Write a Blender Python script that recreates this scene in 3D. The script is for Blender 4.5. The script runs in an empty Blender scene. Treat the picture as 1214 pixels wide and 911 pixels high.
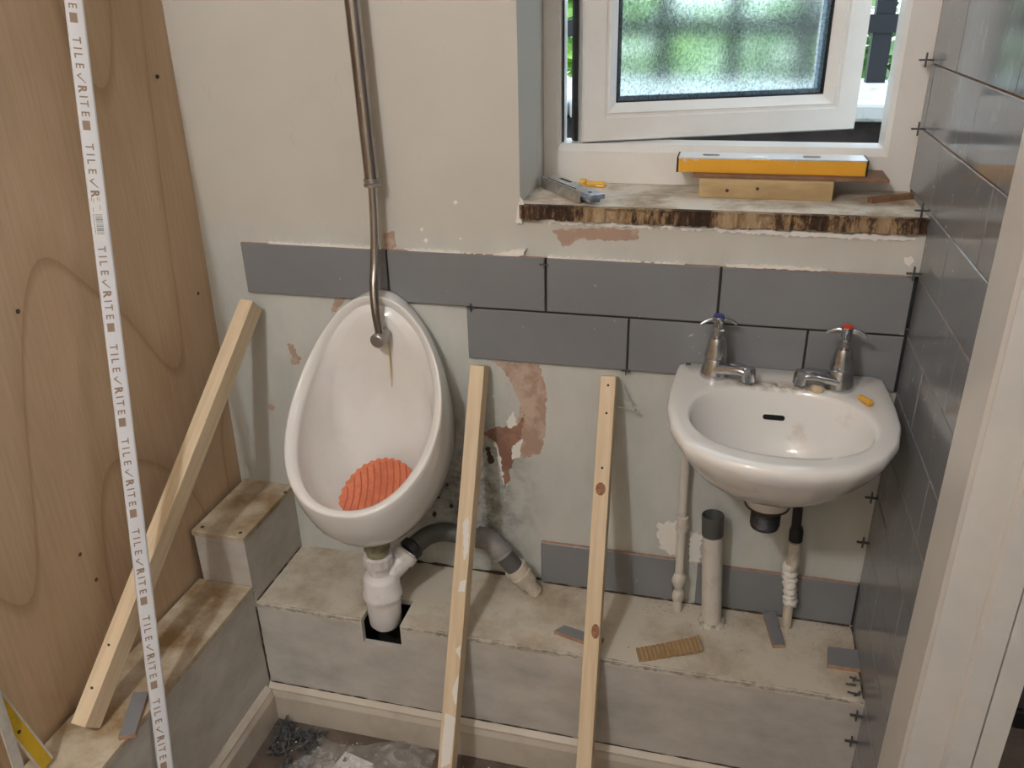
import bpy, bmesh, math, random
from mathutils import Vector, Matrix, Euler
random.seed(7)
sc = bpy.context.scene
COL = sc.collection
V = Vector

# ------------------------------------------------------------------ camera
CAM_P = V((0.906446, -1.389270, 1.432186))
CAM_R = Euler((1.13532967, 0.02204047, 0.25009384), 'XYZ')
FPX = 985.646
cam = bpy.data.cameras.new('camera'); cam.sensor_fit = 'HORIZONTAL'; cam.sensor_width = 36.0
cam.lens = FPX / 1214.0 * 36.0; cam.clip_start = 0.02
co = bpy.data.objects.new('camera', cam); COL.objects.link(co)
co.location = CAM_P; co.rotation_euler = CAM_R
sc.camera = co
CM = CAM_R.to_matrix()
def hit(u, v, axis, val):
    """photo pixel -> point on the plane axis = val (wall, ledge, sill ...)"""
    d = CM @ V(((u - 607) / FPX, -(v - 455.5) / FPX, -1.0))
    t = (val - CAM_P[axis]) / d[axis]
    return CAM_P + d * t

# ------------------------------------------------------------------ world and exposure
w = bpy.data.worlds.new('overcast_sky'); sc.world = w; w.use_nodes = True
bg = w.node_tree.nodes['Background']
bg.inputs[0].default_value = (0.72, 0.87, 1.0, 1); bg.inputs[1].default_value = 3.4
sc.view_settings.view_transform = 'Standard'; sc.view_settings.look = 'None'
sc.view_settings.gamma = 1.0; sc.view_settings.use_curve_mapping = False
sc.view_settings.exposure = 0.0
LAMP_POS = V((0.28, -1.95, 2.28)); LAMP_POWER = 13.5; LAMP_COL = (0.985, 0.99, 1.0)
HALL_STRENGTH = 5.5

# ------------------------------------------------------------------ materials
def nt(m): return m.node_tree.nodes, m.node_tree.links
def newmat(name):
    m = bpy.data.materials.new(name); m.use_nodes = True
    return m, m.node_tree.nodes, m.node_tree.links, m.node_tree.nodes['Principled BSDF']
def c4(c): return (c[0], c[1], c[2], 1.0)
def coords(N, L, scale=(1, 1, 1), world=False, rot=(0, 0, 0)):
    mp = N.new('ShaderNodeMapping'); mp.inputs['Scale'].default_value = scale; mp.inputs['Rotation'].default_value = rot
    if world:
        g = N.new('ShaderNodeNewGeometry'); L.new(g.outputs['Position'], mp.inputs['Vector'])
    else:
        t = N.new('ShaderNodeTexCoord'); L.new(t.outputs['Object'], mp.inputs['Vector'])
    return mp.outputs['Vector']
def noise(N, L, vec, scale, detail=4, rough=.6, dist=0):
    n = N.new('ShaderNodeTexNoise'); n.inputs['Scale'].default_value = scale; n.inputs['Detail'].default_value = detail
    n.inputs['Roughness'].default_value = rough; n.inputs['Distortion'].default_value = dist
    L.new(vec, n.inputs['Vector']); return n.outputs['Fac']
def ramp(N, L, fac, stops):
    r = N.new('ShaderNodeValToRGB'); e = r.color_ramp.elements
    while len(e) < len(stops): e.new(0.5)
    for i, (p, c) in enumerate(stops): e[i].position = p; e[i].color = c4(c) if len(c) == 3 else c
    L.new(fac, r.inputs['Fac']); return r.outputs['Color']
def mix(N, L, fac, a, b, mode='MIX'):
    m = N.new('ShaderNodeMix'); m.data_type = 'RGBA'; m.blend_type = mode
    for s, val in ((m.inputs['Factor'], fac), (m.inputs['A'], a), (m.inputs['B'], b)):
        if isinstance(val, (int, float)): s.default_value = val
        elif isinstance(val, tuple): s.default_value = c4(val)
        else: L.new(val, s)
    return m.outputs['Result']
def bump(N, L, b, h, strength, dist=.002):
    bp = N.new('ShaderNodeBump'); bp.inputs['Strength'].default_value = strength; bp.inputs['Distance'].default_value = dist
    L.new(h, bp.inputs['Height']); L.new(bp.outputs['Normal'], b.inputs['Normal'])
def M(name, col, rough=.5, metal=0.0, col2=None, nscale=20, lo=.45, hi=.6, stretch=(1, 1, 1), bmp=0, bscale=80, spec=.5, world=False, specks=None, spk=90, coat=0):
    m, N, L, b = newmat(name)
    b.inputs['Roughness'].default_value = rough; b.inputs['Metallic'].default_value = metal
    b.inputs['Specular IOR Level'].default_value = spec; b.inputs['Coat Weight'].default_value = coat
    vec = coords(N, L, stretch, world)
    out = None
    if col2:
        f = noise(N, L, vec, nscale, 6, .65)
        out = ramp(N, L, f, [(lo, col), (hi, col2)])
    if specks:
        f2 = noise(N, L, vec, spk, 2, .5)
        msk = ramp(N, L, f2, [(.755, (0, 0, 0)), (.78, (1, 1, 1))])
        out = mix(N, L, msk, out if out is not None else tuple(col), tuple(specks))
    if out is not None: L.new(out, b.inputs['Base Color'])
    else: b.inputs['Base Color'].default_value = c4(col)
    if bmp: bump(N, L, b, noise(N, L, vec, bscale, 5, .6), bmp)
    return m

def wall_plaster():
    m, N, L, b = newmat('painted_plaster')
    vec = coords(N, L, (1, 1, 1), True)
    sep = N.new('ShaderNodeSeparateXYZ'); L.new(vec, sep.inputs[0])
    n1 = noise(N, L, vec, 9, 6, .7)
    ad = N.new('ShaderNodeMath'); ad.operation = 'MULTIPLY_ADD'; L.new(n1, ad.inputs[0]); ad.inputs[1].default_value = .07; L.new(sep.outputs['Z'], ad.inputs[2])
    msk = ramp(N, L, ad.outputs[0], [(.0, (0, 0, 0)), (1.0, (1, 1, 1))])
    mr = N.new('ShaderNodeMapRange'); mr.inputs['From Min'].default_value = 1.045; mr.inputs['From Max'].default_value = 1.10
    L.new(ad.outputs[0], mr.inputs['Value'])
    up = ramp(N, L, noise(N, L, vec, 3.0, 5, .6), [(.3, (.525, .50, .45)), (.7, (.58, .555, .50))])
    lo_ = ramp(N, L, noise(N, L, coords(N, L, (1, 1, .45), True), 7, 6, .65), [(.32, (.47, .48, .45)), (.55, (.555, .565, .53)), (.75, (.61, .61, .575))])
    base = mix(N, L, mr.outputs[0], lo_, up)
    sm = ramp(N, L, noise(N, L, coords(N, L, (1, 1, .35), True), 16, 7, .75), [(.60, (0, 0, 0)), (.74, (.6, .6, .6))])
    base = mix(N, L, sm, base, (.36, .335, .29))
    # black mould behind and below the urinal
    d1 = N.new('ShaderNodeVectorMath'); d1.operation = 'DISTANCE'; L.new(coords(N, L, (1, 1, .62), True), d1.inputs[0]); d1.inputs[1].default_value = (.445, .01, .305)
    mr2 = N.new('ShaderNodeMapRange'); mr2.inputs['From Min'].default_value = .165; mr2.inputs['From Max'].default_value = .03; L.new(d1.outputs['Value'], mr2.inputs['Value'])
    mm = N.new('ShaderNodeMath'); mm.operation = 'MULTIPLY'; L.new(mr2.outputs[0], mm.inputs[0])
    L.new(ramp(N, L, noise(N, L, vec, 34, 6, .7), [(.40, (.18, .18, .18)), (.66, (.95, .95, .95))]), mm.inputs[1])
    base = mix(N, L, mm.outputs[0], base, (.07, .06, .045))
    L.new(base, b.inputs['Base Color']); b.inputs['Roughness'].default_value = .62
    bump(N, L, b, noise(N, L, vec, 60, 6, .7), .25, .0015)
    return m

def plywood(name, axis_scale):
    m, N, L, b = newmat(name)
    vec = coords(N, L, axis_scale, True)
    wv = N.new('ShaderNodeTexNoise'); wv.inputs['Scale'].default_value = 1.7; wv.inputs['Detail'].default_value = 1.2; wv.inputs['Distortion'].default_value = .3
    L.new(vec, wv.inputs['Vector'])
    mul = N.new('ShaderNodeMath'); mul.operation = 'MULTIPLY'; L.new(wv.outputs['Fac'], mul.inputs[0]); mul.inputs[1].default_value = 16
    sn = N.new('ShaderNodeMath'); sn.operation = 'FRACT'; L.new(mul.outputs[0], sn.inputs[0])
    g = ramp(N, L, sn.outputs[0], [(0, (.40, .265, .155)), (.06, (.54, .39, .255)), (.8, (.57, .42, .28)), (1, (.50, .355, .225))])
    fine = ramp(N, L, noise(N, L, coords(N, L, (60, 60, 2.5), True), 3, 5, .6), [(.3, (.86, .86, .86)), (.7, (1.06, 1.06, 1.06))])
    col = mix(N, L, .8, g, fine, 'MULTIPLY')
    bl = ramp(N, L, noise(N, L, coords(N, L, (1, 1, .6), True), 3.2, 3, .5), [(.3, (.88, .84, .80)), (.7, (1.05, 1.03, 1.0))])
    col = mix(N, L, 1.0, col, bl, 'MULTIPLY')
    L.new(col, b.inputs['Base Color']); b.inputs['Roughness'].default_value = .55
    return m

def pine(name):
    m, N, L, b = newmat(name)
    vec = coords(N, L, (1, 1, .06))
    f = noise(N, L, vec, 70, 4, .6, .6)
    g = ramp(N, L, f, [(.3, (.62, .475, .30)), (.5, (.70, .555, .375)), (.7, (.75, .615, .435))])
    kn = noise(N, L, coords(N, L, (1, 1, .55)), 16, 1, .4)
    g = mix(N, L, ramp(N, L, kn, [(.80, (0, 0, 0)), (.83, (.9, .9, .9))]), g, (.25, .10, .045))
    sp = ramp(N, L, noise(N, L, coords(N, L, (1, 1, .35)), 26, 4, .7), [(.66, (0, 0, 0)), (.69, (.8, .8, .8))])
    g = mix(N, L, sp, g, (.72, .68, .62))
    L.new(g, b.inputs['Base Color']); b.inputs['Roughness'].default_value = .6
    bump(N, L, b, f, .15, .001)
    return m

def rot_edge():
    m, N, L, b = newmat('rotten_chipboard_edge')
    f = noise(N, L, coords(N, L, (1, 1, .22), True), 105, 6, .8)
    big = noise(N, L, coords(N, L, (1, 1, .1), True), 9, 3, .6)
    a = N.new('ShaderNodeMath'); a.operation = 'MULTIPLY_ADD'; L.new(big, a.inputs[0]); a.inputs[1].default_value = .7; 
    mu = N.new('ShaderNodeMath'); mu.operation = 'MULTIPLY'; L.new(f, mu.inputs[0]); mu.inputs[1].default_value = .5
    L.new(mu.outputs[0], a.inputs[2])
    L.new(ramp(N, L, a.outputs[0], [(.50, (.035, .018, .011)), (.56, (.08, .042, .022)), (.61, (.34, .225, .12)), (.72, (.50, .37, .23))]), b.inputs['Base Color'])
    b.inputs['Roughness'].default_value = .9
    bump(N, L, b, f, .8, .006)
    return m

def glaze():
    m, N, L, b = newmat('grey_tile_glaze')
    vec = coords(N, L, (1, 1, 1), True)
    base = ramp(N, L, noise(N, L, vec, 5, 4, .6), [(.3, (.195, .202, .214)), (.7, (.222, .228, .238))])
    sp = ramp(N, L, noise(N, L, vec, 62, 5, .65, 1.5), [(.69, (0, 0, 0)), (.715, (1, 1, 1))])
    st = ramp(N, L, noise(N, L, vec, 6, 2, .5), [(.45, (0, 0, 0)), (.6, (1, 1, 1))])
    k = mix(N, L, 1.0, sp, st, 'MULTIPLY')
    base = mix(N, L, k, base, (.62, .60, .56))
    L.new(base, b.inputs['Base Color'])
    r = ramp(N, L, noise(N, L, vec, 22, 5, .7), [(.35, (.10, .10, .10)), (.75, (.26, .26, .26))])
    L.new(r, b.inputs['Roughness'])
    return m
def glaze_dirty():
    m, N, L, b = newmat('grey_tile_glaze_smeared')
    vec = coords(N, L, (1, 1, 1), True)
    base = ramp(N, L, noise(N, L, vec, 5, 4, .6), [(.3, (.195, .202, .214)), (.7, (.222, .228, .238))])
    f = noise(N, L, coords(N, L, (1, 1, .45), True), 30, 6, .75)
    st = ramp(N, L, noise(N, L, vec, 7, 3, .6), [(.4, (0, 0, 0)), (.65, (1, 1, 1))])
    k = mix(N, L, 1.0, ramp(N, L, f, [(.57, (0, 0, 0)), (.72, (.6, .6, .6))]), st, 'MULTIPLY')
    base = mix(N, L, k, base, (.50, .47, .43))
    sp = ramp(N, L, noise(N, L, coords(N, L, (1, 1, .5), True), 80, 5, .65, 1.2), [(.675, (0, 0, 0)), (.70, (1, 1, 1))])
    base = mix(N, L, sp, base, (.60, .58, .54))
    L.new(base, b.inputs['Base Color'])
    L.new(ramp(N, L, noise(N, L, vec, 30, 5, .7), [(.35, (.06, .06, .06)), (.75, (.20, .20, .20))]), b.inputs['Roughness'])
    return m

def obscure_glass():
    m, N, L, b = newmat('obscure_glass')
    b.inputs['Base Color'].default_value = (.90, 1.0, .97, 1); b.inputs['Roughness'].default_value = .16
    b.inputs['Transmission Weight'].default_value = 1.0; b.inputs['IOR'].default_value = 1.45
    vec = coords(N, L, (1, 1, .7))
    gr = noise(N, L, vec, 270, 3, .6, .4)
    L.new(ramp(N, L, gr, [(.40, (.46, .58, .57)), (.50, (.90, .98, .95)), (.60, (1.0, 1.0, 1.0))]), b.inputs['Base Color'])
    bump(N, L, b, gr, .10, .001)
    return m
def thin_film():
    m = bpy.data.materials.new('clear_polythene'); m.use_nodes = True
    N, L = nt(m); b = N['Principled BSDF']
    b.inputs['Base Color'].default_value = (.80, .79, .76, 1); b.inputs['Roughness'].default_value = .18
    tr = N.new('ShaderNodeBsdfTransparent'); mx = N.new('ShaderNodeMixShader')
    vec = coords(N, L)
    L.new(ramp(N, L, noise(N, L, vec, 26, 4, .6, 1.2), [(.38, (.14, .14, .14)), (.68, (.50, .50, .50))]), mx.inputs[0])
    L.new(tr.outputs[0], mx.inputs[1]); L.new(b.outputs[0], mx.inputs[2]); L.new(mx.outputs[0], N['Material Output'].inputs[0])
    return m
def grubby_china():
    m, N, L, b = newmat('grubby_vitreous_china')
    vec = coords(N, L, (1, 1, 1), True); sep = N.new('ShaderNodeSeparateXYZ'); L.new(vec, sep.inputs[0])
    base = ramp(N, L, noise(N, L, vec, 15, 6, .65), [(.58, (.79, .775, .75)), (.85, (.56, .46, .34))])
    def band(out, c, half, soft_):
        a = N.new('ShaderNodeMath'); a.operation = 'SUBTRACT'; L.new(out, a.inputs[0]); a.inputs[1].default_value = c
        a2 = N.new('ShaderNodeMath'); a2.operation = 'ABSOLUTE'; L.new(a.outputs[0], a2.inputs[0])
        r = N.new('ShaderNodeMapRange'); r.inputs['From Min'].default_value = half + soft_; r.inputs['From Max'].default_value = half; L.new(a2.outputs[0], r.inputs['Value']); return r.outputs[0]
    def mul(a, b_):
        k = N.new('ShaderNodeMath'); k.operation = 'MULTIPLY'; L.new(a, k.inputs[0]); L.new(b_, k.inputs[1]); return k.outputs[0]
    g = mul(mul(band(sep.outputs['X'], 1.005, .055, .03), band(sep.outputs['Y'], -.070, .006, .014)), band(sep.outputs['Z'], .839, .006, .004))
    g = mul(g, ramp(N, L, noise(N, L, vec, 60, 5, .7), [(.35, (0, 0, 0)), (.6, (1, 1, 1))]))
    L.new(mix(N, L, g, base, (.26, .18, .10)), b.inputs['Base Color']); b.inputs['Roughness'].default_value = .12; b.inputs['Coat Weight'].default_value = .3
    return m
def emis(name, col, s):
    m, N, L, b = newmat(name); b.inputs['Base Color'].default_value = c4(col)
    b.inputs['Emission Color'].default_value = c4(col); b.inputs['Emission Strength'].default_value = s; return m

MT = dict(
    plaster=wall_plaster(), ply=plywood('plywood_sheet', (1, 1, .22)), pine=pine('sawn_pine'), rot=rot_edge(), glaze=glaze(), glaze2=glaze_dirty(),
    biscuit=M('terracotta_tile_body', (.34, .195, .13), .85, col2=(.42, .26, .18), nscale=60),
    adhesive=M('dark_tile_bed', (.035, .033, .03), .9), adhesive2=M('brown_tile_bed', (.34, .24, .18), .9, col2=(.56, .50, .44), nscale=25, lo=.5, hi=.62, world=True),
    ceil=M('ceiling_white', (.72, .70, .66), .8), white_wall=M('painted_wall', (.62, .58, .52), .7, col2=(.66, .62, .56), nscale=4),
    upvc=M('white_upvc', (.80, .78, .75), .32, col2=(.74, .71, .67), nscale=7, lo=.45, hi=.75), gasket=M('black_gasket', (.012, .012, .013), .6),
    glass=obscure_glass(), sill=M('stained_sill_board', (.70, .63, .53), .7, col2=(.30, .20, .11), nscale=11, lo=.46, hi=.70, world=True, bmp=.3, bscale=40),
    box_top=M('stained_boxing_top', (.56, .49, .375), .75, col2=(.27, .17, .075), nscale=11, lo=.38, hi=.66, world=True, bmp=.3, bscale=70, specks=(.10, .07, .045), spk=36),
    box_side=M('grey_boxing_paint', (.38, .355, .32), .8, col2=(.55, .52, .475), nscale=9, lo=.30, hi=.64, stretch=(.8, .8, 1.3), world=True, bmp=.3, bscale=50),
    ledge_top=M('dusty_ledge_paint', (.60, .55, .46), .8, col2=(.34, .26, .175), nscale=7, lo=.46, hi=.70, world=True, bmp=.35, bscale=60, specks=(.22, .17, .12), spk=48),
    skirt=M('cream_skirting', (.56, .50, .42), .5, col2=(.44, .385, .32), nscale=9, lo=.5, hi=.72, world=True), edge=M('crumbling_edge', (.27, .245, .215), .95, col2=(.50, .47, .42), nscale=45, lo=.42, hi=.58, bmp=.8, bscale=120),
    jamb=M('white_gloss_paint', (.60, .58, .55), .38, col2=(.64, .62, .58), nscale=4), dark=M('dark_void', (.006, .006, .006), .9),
    floor=M('brown_floor', (.085, .062, .047), .7, col2=(.15, .115, .09), nscale=14, lo=.4, hi=.65), hall=M('hall_floor', (.14, .105, .08), .6, col2=(.19, .15, .12), nscale=10, stretch=(.2, 1, 1)),
    china=M('white_vitreous_china', (.80, .785, .76), .10, col2=(.75, .72, .68), nscale=6, lo=.45, hi=.7, coat=.3), china_dirty=grubby_china(),
    chrome=M('worn_chrome', (.58, .60, .63), .16, 1.0, col2=(.38, .385, .39), nscale=40, lo=.5, hi=.7), steel=M('dull_steel_pipe', (.58, .55, .53), .26, 1.0, col2=(.30, .27, .25), nscale=10, stretch=(1, 1, .1)),
    steel2=M('grey_spreader_metal', (.36, .34, .32), .38, .8), rust=M('limescale_stain', (.55, .42, .20), .4),
    orange=M('orange_rubber', (.66, .20, .105), .45, col2=(.56, .155, .08), nscale=40), orange2=M('dark_orange_rubber', (.44, .115, .06), .5),
    white_pl=M('white_plastic', (.72, .69, .68), .35, col2=(.58, .54, .52), nscale=22, lo=.52, hi=.72), grey_pl=M('grey_plastic_waste', (.20, .195, .19), .5, col2=(.33, .30, .27), nscale=20, lo=.48, hi=.66), black_pl=M('black_plastic', (.02, .02, .021), .5),
    cream_pl=M('paint_spattered_plastic', (.56, .50, .41), .6, col2=(.40, .35, .28), nscale=30, lo=.45, hi=.65), paintpipe=M('painted_pipe', (.60, .565, .51), .55, col2=(.50, .45, .38), nscale=30, lo=.5, hi=.7), dkgrey=M('dark_grey_plastic', (.085, .085, .08), .55), brass=M('tarnished_outlet', (.30, .27, .17), .6, col2=(.16, .15, .10), nscale=60),
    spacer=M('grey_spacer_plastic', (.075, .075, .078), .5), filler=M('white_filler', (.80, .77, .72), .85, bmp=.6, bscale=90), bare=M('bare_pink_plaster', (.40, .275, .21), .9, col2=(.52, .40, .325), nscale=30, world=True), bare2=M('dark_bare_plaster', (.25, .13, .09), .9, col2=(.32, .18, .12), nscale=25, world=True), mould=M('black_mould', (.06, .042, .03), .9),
    cardboard=M('corrugated_cardboard', (.36, .235, .12), .85, col2=(.30, .19, .095), nscale=20), mdf=M('brown_hardboard', (.21, .105, .055), .8, col2=(.27, .14, .08), nscale=30), block=M('weathered_timber', (.52, .385, .205), .8, col2=(.40, .28, .14), nscale=18, stretch=(.25, 1, 1), bmp=.3, bscale=60, specks=(.15, .09, .04), spk=40),
    lvl=M('yellow_level_paint', (.80, .41, .035), .4, col2=(.74, .66, .56), nscale=34, lo=.64, hi=.67), alu=M('bright_aluminium', (.86, .86, .88), .30, .75), bub=M('vial_acrylic', (.05, .05, .05), .15), knife=M('scuffed_metal', (.46, .44, .40), .38, .7, col2=(.62, .60, .55), nscale=80, lo=.45, hi=.6), knife2=M('bluish_metal', (.35, .42, .55), .35, .7, col2=(.55, .60, .68), nscale=90),
    yellow=M('yellow_plastic', (.78, .42, .04), .45), foam=M('amber_foam', (.72, .38, .05), .7), rag=M('beige_putty', (.58, .46, .30), .8), red=M('red_index', (.55, .06, .03), .4), blue=M('blue_index', (.03, .05, .22), .4),
    trim_w=M('white_wrapped_trim', (.80, .80, .84), .28), ink=M('brown_print', (.33, .235, .165), .5), inkg=M('grey_print', (.30, .29, .30), .5), sticker=M('white_sticker', (.82, .81, .80), .4),
    rule_y=M('yellow_rule', (.58, .37, .015), .45, col2=(.42, .27, .02), nscale=30, lo=.5, hi=.7), rule_w=M('pale_rule_edge', (.56, .53, .48), .5, col2=(.48, .45, .40), nscale=30), film=thin_film(),
    fence=M('dark_fence_paint', (.012, .013, .017), .55), leaf=M('bush_leaf', (.14, .34, .035), .5, col2=(.30, .55, .08), nscale=6), leaf2=M('dark_leaf', (.06, .17, .03), .5, col2=(.13, .30, .05), nscale=6), trunk=M('bark', (.08, .06, .045), .9),
    stone=M('white_coping', (.72, .74, .73), .85, col2=(.35, .38, .35), nscale=22, lo=.5, hi=.66, bmp=.6, bscale=40), ground=M('pale_paving', (.62, .64, .58), .8, col2=(.45, .50, .36), nscale=3), ext=M('exterior_dark_brick', (.035, .027, .025), .9, col2=(.06, .045, .04), nscale=8),
    knot=M('pine_knot', (.24, .105, .055), .7, col2=(.36, .18, .09), nscale=120), joint_shade=M('black_joint_shade', (.012, .012, .012), .8), spbar=M('blue_grey_spacer_bar', (.20, .27, .36), .4),
    timber_grey=M('white_enamel', (.75, .74, .72), .4), lamp=emis('lamp_diffuser', LAMP_COL, 1.0),
)

# ------------------------------------------------------------------ mesh helpers
WL = {}                                       # world origin of each object (nothing is rotated at object level except where stated)
def link(o, parent, loc):
    COL.objects.link(o)
    WL[o.name] = V(loc)
    o.location = V(loc) - (WL[parent.name] if parent else V((0, 0, 0)))
    if parent: o.parent = parent
    return o
def tag(o, label=None, cat=None, group=None, kind=None):
    if label: o['label'] = label
    if cat: o['category'] = cat
    if group: o['group'] = group
    if kind: o['kind'] = kind
    return o
def root(name, loc, label=None, cat=None, group=None, kind=None):
    o = bpy.data.objects.new(name, None); o.empty_display_size = .05
    link(o, None, loc); return tag(o, label, cat, group, kind)
def mk(name, vs, fs, mats, parent=None, smooth=False, mi=None, origin=None, bevel=0, seg=2):
    vs = [V(v) for v in vs]
    if origin is None:
        lo = V([min(v[i] for v in vs) for i in range(3)]); hi = V([max(v[i] for v in vs) for i in range(3)])
        origin = (lo + hi) / 2
        if parent is None: origin.z = lo.z
    origin = V(origin)
    me = bpy.data.meshes.new(name); me.from_pydata([v - origin for v in vs], [], fs)
    bm = bmesh.new(); bm.from_mesh(me)
    bmesh.ops.recalc_face_normals(bm, faces=bm.faces)
    if bevel: bmesh.ops.bevel(bm, geom=list(bm.edges), offset=bevel, segments=seg, affect='EDGES', profile=.5)
    bm.to_mesh(me); bm.free()
    for m in (mats if isinstance(mats, (list, tuple)) else [mats]): me.materials.append(MT[m] if isinstance(m, str) else m)
    if mi and not bevel:
        for p, k in zip(me.polygons, mi): p.material_index = k
    if smooth:
        for p in me.polygons: p.use_smooth = True
    o = bpy.data.objects.new(name, me)
    return link(o, parent, origin)
BF = [(0, 1, 3, 2), (4, 6, 7, 5), (0, 4, 5, 1), (2, 3, 7, 6), (0, 2, 6, 4), (1, 5, 7, 3)]
def boxv(x0, x1, y0, y1, z0, z1): return [V((x, y, z)) for x in (x0, x1) for y in (y0, y1) for z in (z0, z1)]
def box(name, b, mat, parent=None, bevel=0, seg=2, smooth=False): return mk(name, boxv(*b), BF, mat, parent, bevel=bevel, seg=seg, smooth=smooth)
def boxes(name, bs, mat, parent=None):
    vs, fs = [], []
    for b in bs:
        n = len(vs); vs += boxv(*b); fs += [tuple(i + n for i in f) for f in BF]
    return mk(name, vs, fs, mat, parent)
def frame_of(d, up=V((0, 0, 1))):
    d = d.normalized(); s = d.cross(up)
    if s.length < 1e-4: s = d.cross(V((0, 1, 0)))
    s.normalize(); return s, s.cross(d).normalized(), d
def loft(rings, closed=True, cap0=True, cap1=True):
    n = len(rings[0]); vs = [p for r in rings for p in r]; fs = []
    for i in range(len(rings) - 1):
        for j in range(n if closed else n - 1):
            k = (j + 1) % n; fs.append((i * n + j, i * n + k, (i + 1) * n + k, (i + 1) * n + j))
    if cap0: fs.append(tuple(range(n))[::-1])
    if cap1: fs.append(tuple((len(rings) - 1) * n + j for j in range(n)))
    return vs, fs
def spline(pts, k=6):
    pts = [V(p) for p in pts]; out = []
    for i in range(len(pts) - 1):
        a, b, c, d = pts[max(i - 1, 0)], pts[i], pts[i + 1], pts[min(i + 2, len(pts) - 1)]
        for j in range(k):
            t = j / k
            out.append(.5 * ((2 * b) + (c - a) * t + (2 * a - 5 * b + 4 * c - d) * t * t + (3 * b - a - 3 * c + d) * t ** 3))
    return out + [pts[-1]]
def tube_data(path, rad, n=20, caps=True):
    rings = []; up = None
    for i, q in enumerate(path):
        d = (path[min(i + 1, len(path) - 1)] - path[max(i - 1, 0)]).normalized()
        if up is None: s, u, _ = frame_of(d, V((0.01, 1, 0.02)))
        else:
            s = d.cross(up).normalized(); u = s.cross(d).normalized()
        up = u; r = rad[i] if isinstance(rad, (list, tuple)) else rad
        rings.append([q + (s * math.cos(2 * math.pi * j / n) + u * math.sin(2 * math.pi * j / n)) * r for j in range(n)])
    return loft(rings, True, caps, caps)
def tube(name, path, rad, mat, parent=None, n=20, smooth=True):
    vs, fs = tube_data([V(q) for q in path], rad, n); o = mk(name, vs, fs, mat, parent)
    if smooth: soft(o)
    return o
def soft(o, ang=40):
    for p in o.data.polygons: p.use_smooth = True
    o.data.set_sharp_from_angle(angle=math.radians(ang)); return o
def lathe(name, base, axis, prof, mat, parent=None, n=28, hollow=False):
    """prof: list of (distance along axis, radius)"""
    base = V(base); s, u, d = frame_of(V(axis), V((0.013, 1, 0.01)))
    rings = [[base + d * h + (s * math.cos(2 * math.pi * j / n) + u * math.sin(2 * math.pi * j / n)) * max(r, .0002) for j in range(n)] for h, r in prof]
    vs, fs = loft(rings, True, not hollow, not hollow)
    return soft(mk(name, vs, fs, mat, parent))
def beam(name, p0, p1, wv, dv, mat, parent=None, bevel=.0015):
    """box from p0 to p1, half-width vectors wv and dv; its local z runs along the beam"""
    p0, p1, wv, dv = V(p0), V(p1), V(wv), V(dv)
    z = (p1 - p0); Lh = z.length / 2; z.normalize(); x = wv.normalized(); y = z.cross(x).normalized(); x = y.cross(z)
    a, b = wv.length, abs(dv.dot(y))
    me = bpy.data.meshes.new(name); bm = bmesh.new()
    vs = [bm.verts.new(v) for v in boxv(-a, a, -b, b, -Lh, Lh)]
    for f in BF: bm.faces.new([vs[i] for i in f])
    bmesh.ops.recalc_face_normals(bm, faces=bm.faces)
    if bevel: bmesh.ops.bevel(bm, geom=list(bm.edges), offset=bevel, segments=2, affect='EDGES', profile=.5)
    bm.to_mesh(me); bm.free(); me.materials.append(MT[mat] if isinstance(mat, str) else mat)
    o = bpy.data.objects.new(name, me); link(o, parent, (p0 + p1) / 2)
    o.rotation_euler = Matrix((x, y, z)).transposed().to_euler(); return o
def inst(src, name, loc, parent=None, rot=(0, 0, 0), scale=(1, 1, 1)):
    o = bpy.data.objects.new(name, src.data); link(o, parent, loc); o.rotation_euler = rot; o.scale = scale; return o
def jag(poly, n, amp, rnd):
    """resample a closed 2-D outline with ragged edges"""
    out = []
    for i in range(len(poly)):
        a, b = V(poly[i] + (0,)), V(poly[(i + 1) % len(poly)] + (0,)); d = b - a
        k = max(1, int(d.length / n)); nrm = V((-d.y, d.x, 0)).normalized() if d.length else V((0, 0, 0))
        for j in range(k): out.append(a + d * (j / k) + nrm * (rnd.uniform(-amp, amp) if j else 0))
    return [(p.x, p.y) for p in out]
def slab(name, pts, vec, mat, parent=None):
    """flat outline (3-D points) given thickness along vec"""
    n = len(pts); vs = [V(p) for p in pts] + [V(p) + V(vec) for p in pts]
    fs = [tuple(range(n)), tuple(range(2 * n - 1, n - 1, -1))] + [(i, (i + 1) % n, n + (i + 1) % n, n + i) for i in range(n)]
    return mk(name, vs, fs, mat, parent)

# ------------------------------------------------------------------ room shell
XL, XR, YW = -.098, 1.219, .010        # left wall, right wall (behind tiles), back wall plaster
TX = 1.211                             # face of right wall tiles
ZC = 2.45; YF = -2.55
tag(box('floor', (-.14, 1.35, YF - .1, .24, -.06, 0), 'floor'), kind='structure')
tag(box('ceiling', (-.25, 1.45, YF - .1, .30, ZC, ZC + .06), 'ceil'), kind='structure')
wb = tag(boxes('wall_back', [(-.25, .556, YW, .24, -.06, ZC), (.556, XR + .1, YW, .24, -.06, 1.083), (.556, XR + .1, YW, .24, 2.10, ZC)], 'plaster'), kind='structure')
tag(box('wall_front', (-.25, 1.35, YF - .1, YF, 0, ZC), 'white_wall'), kind='structure')
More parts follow.
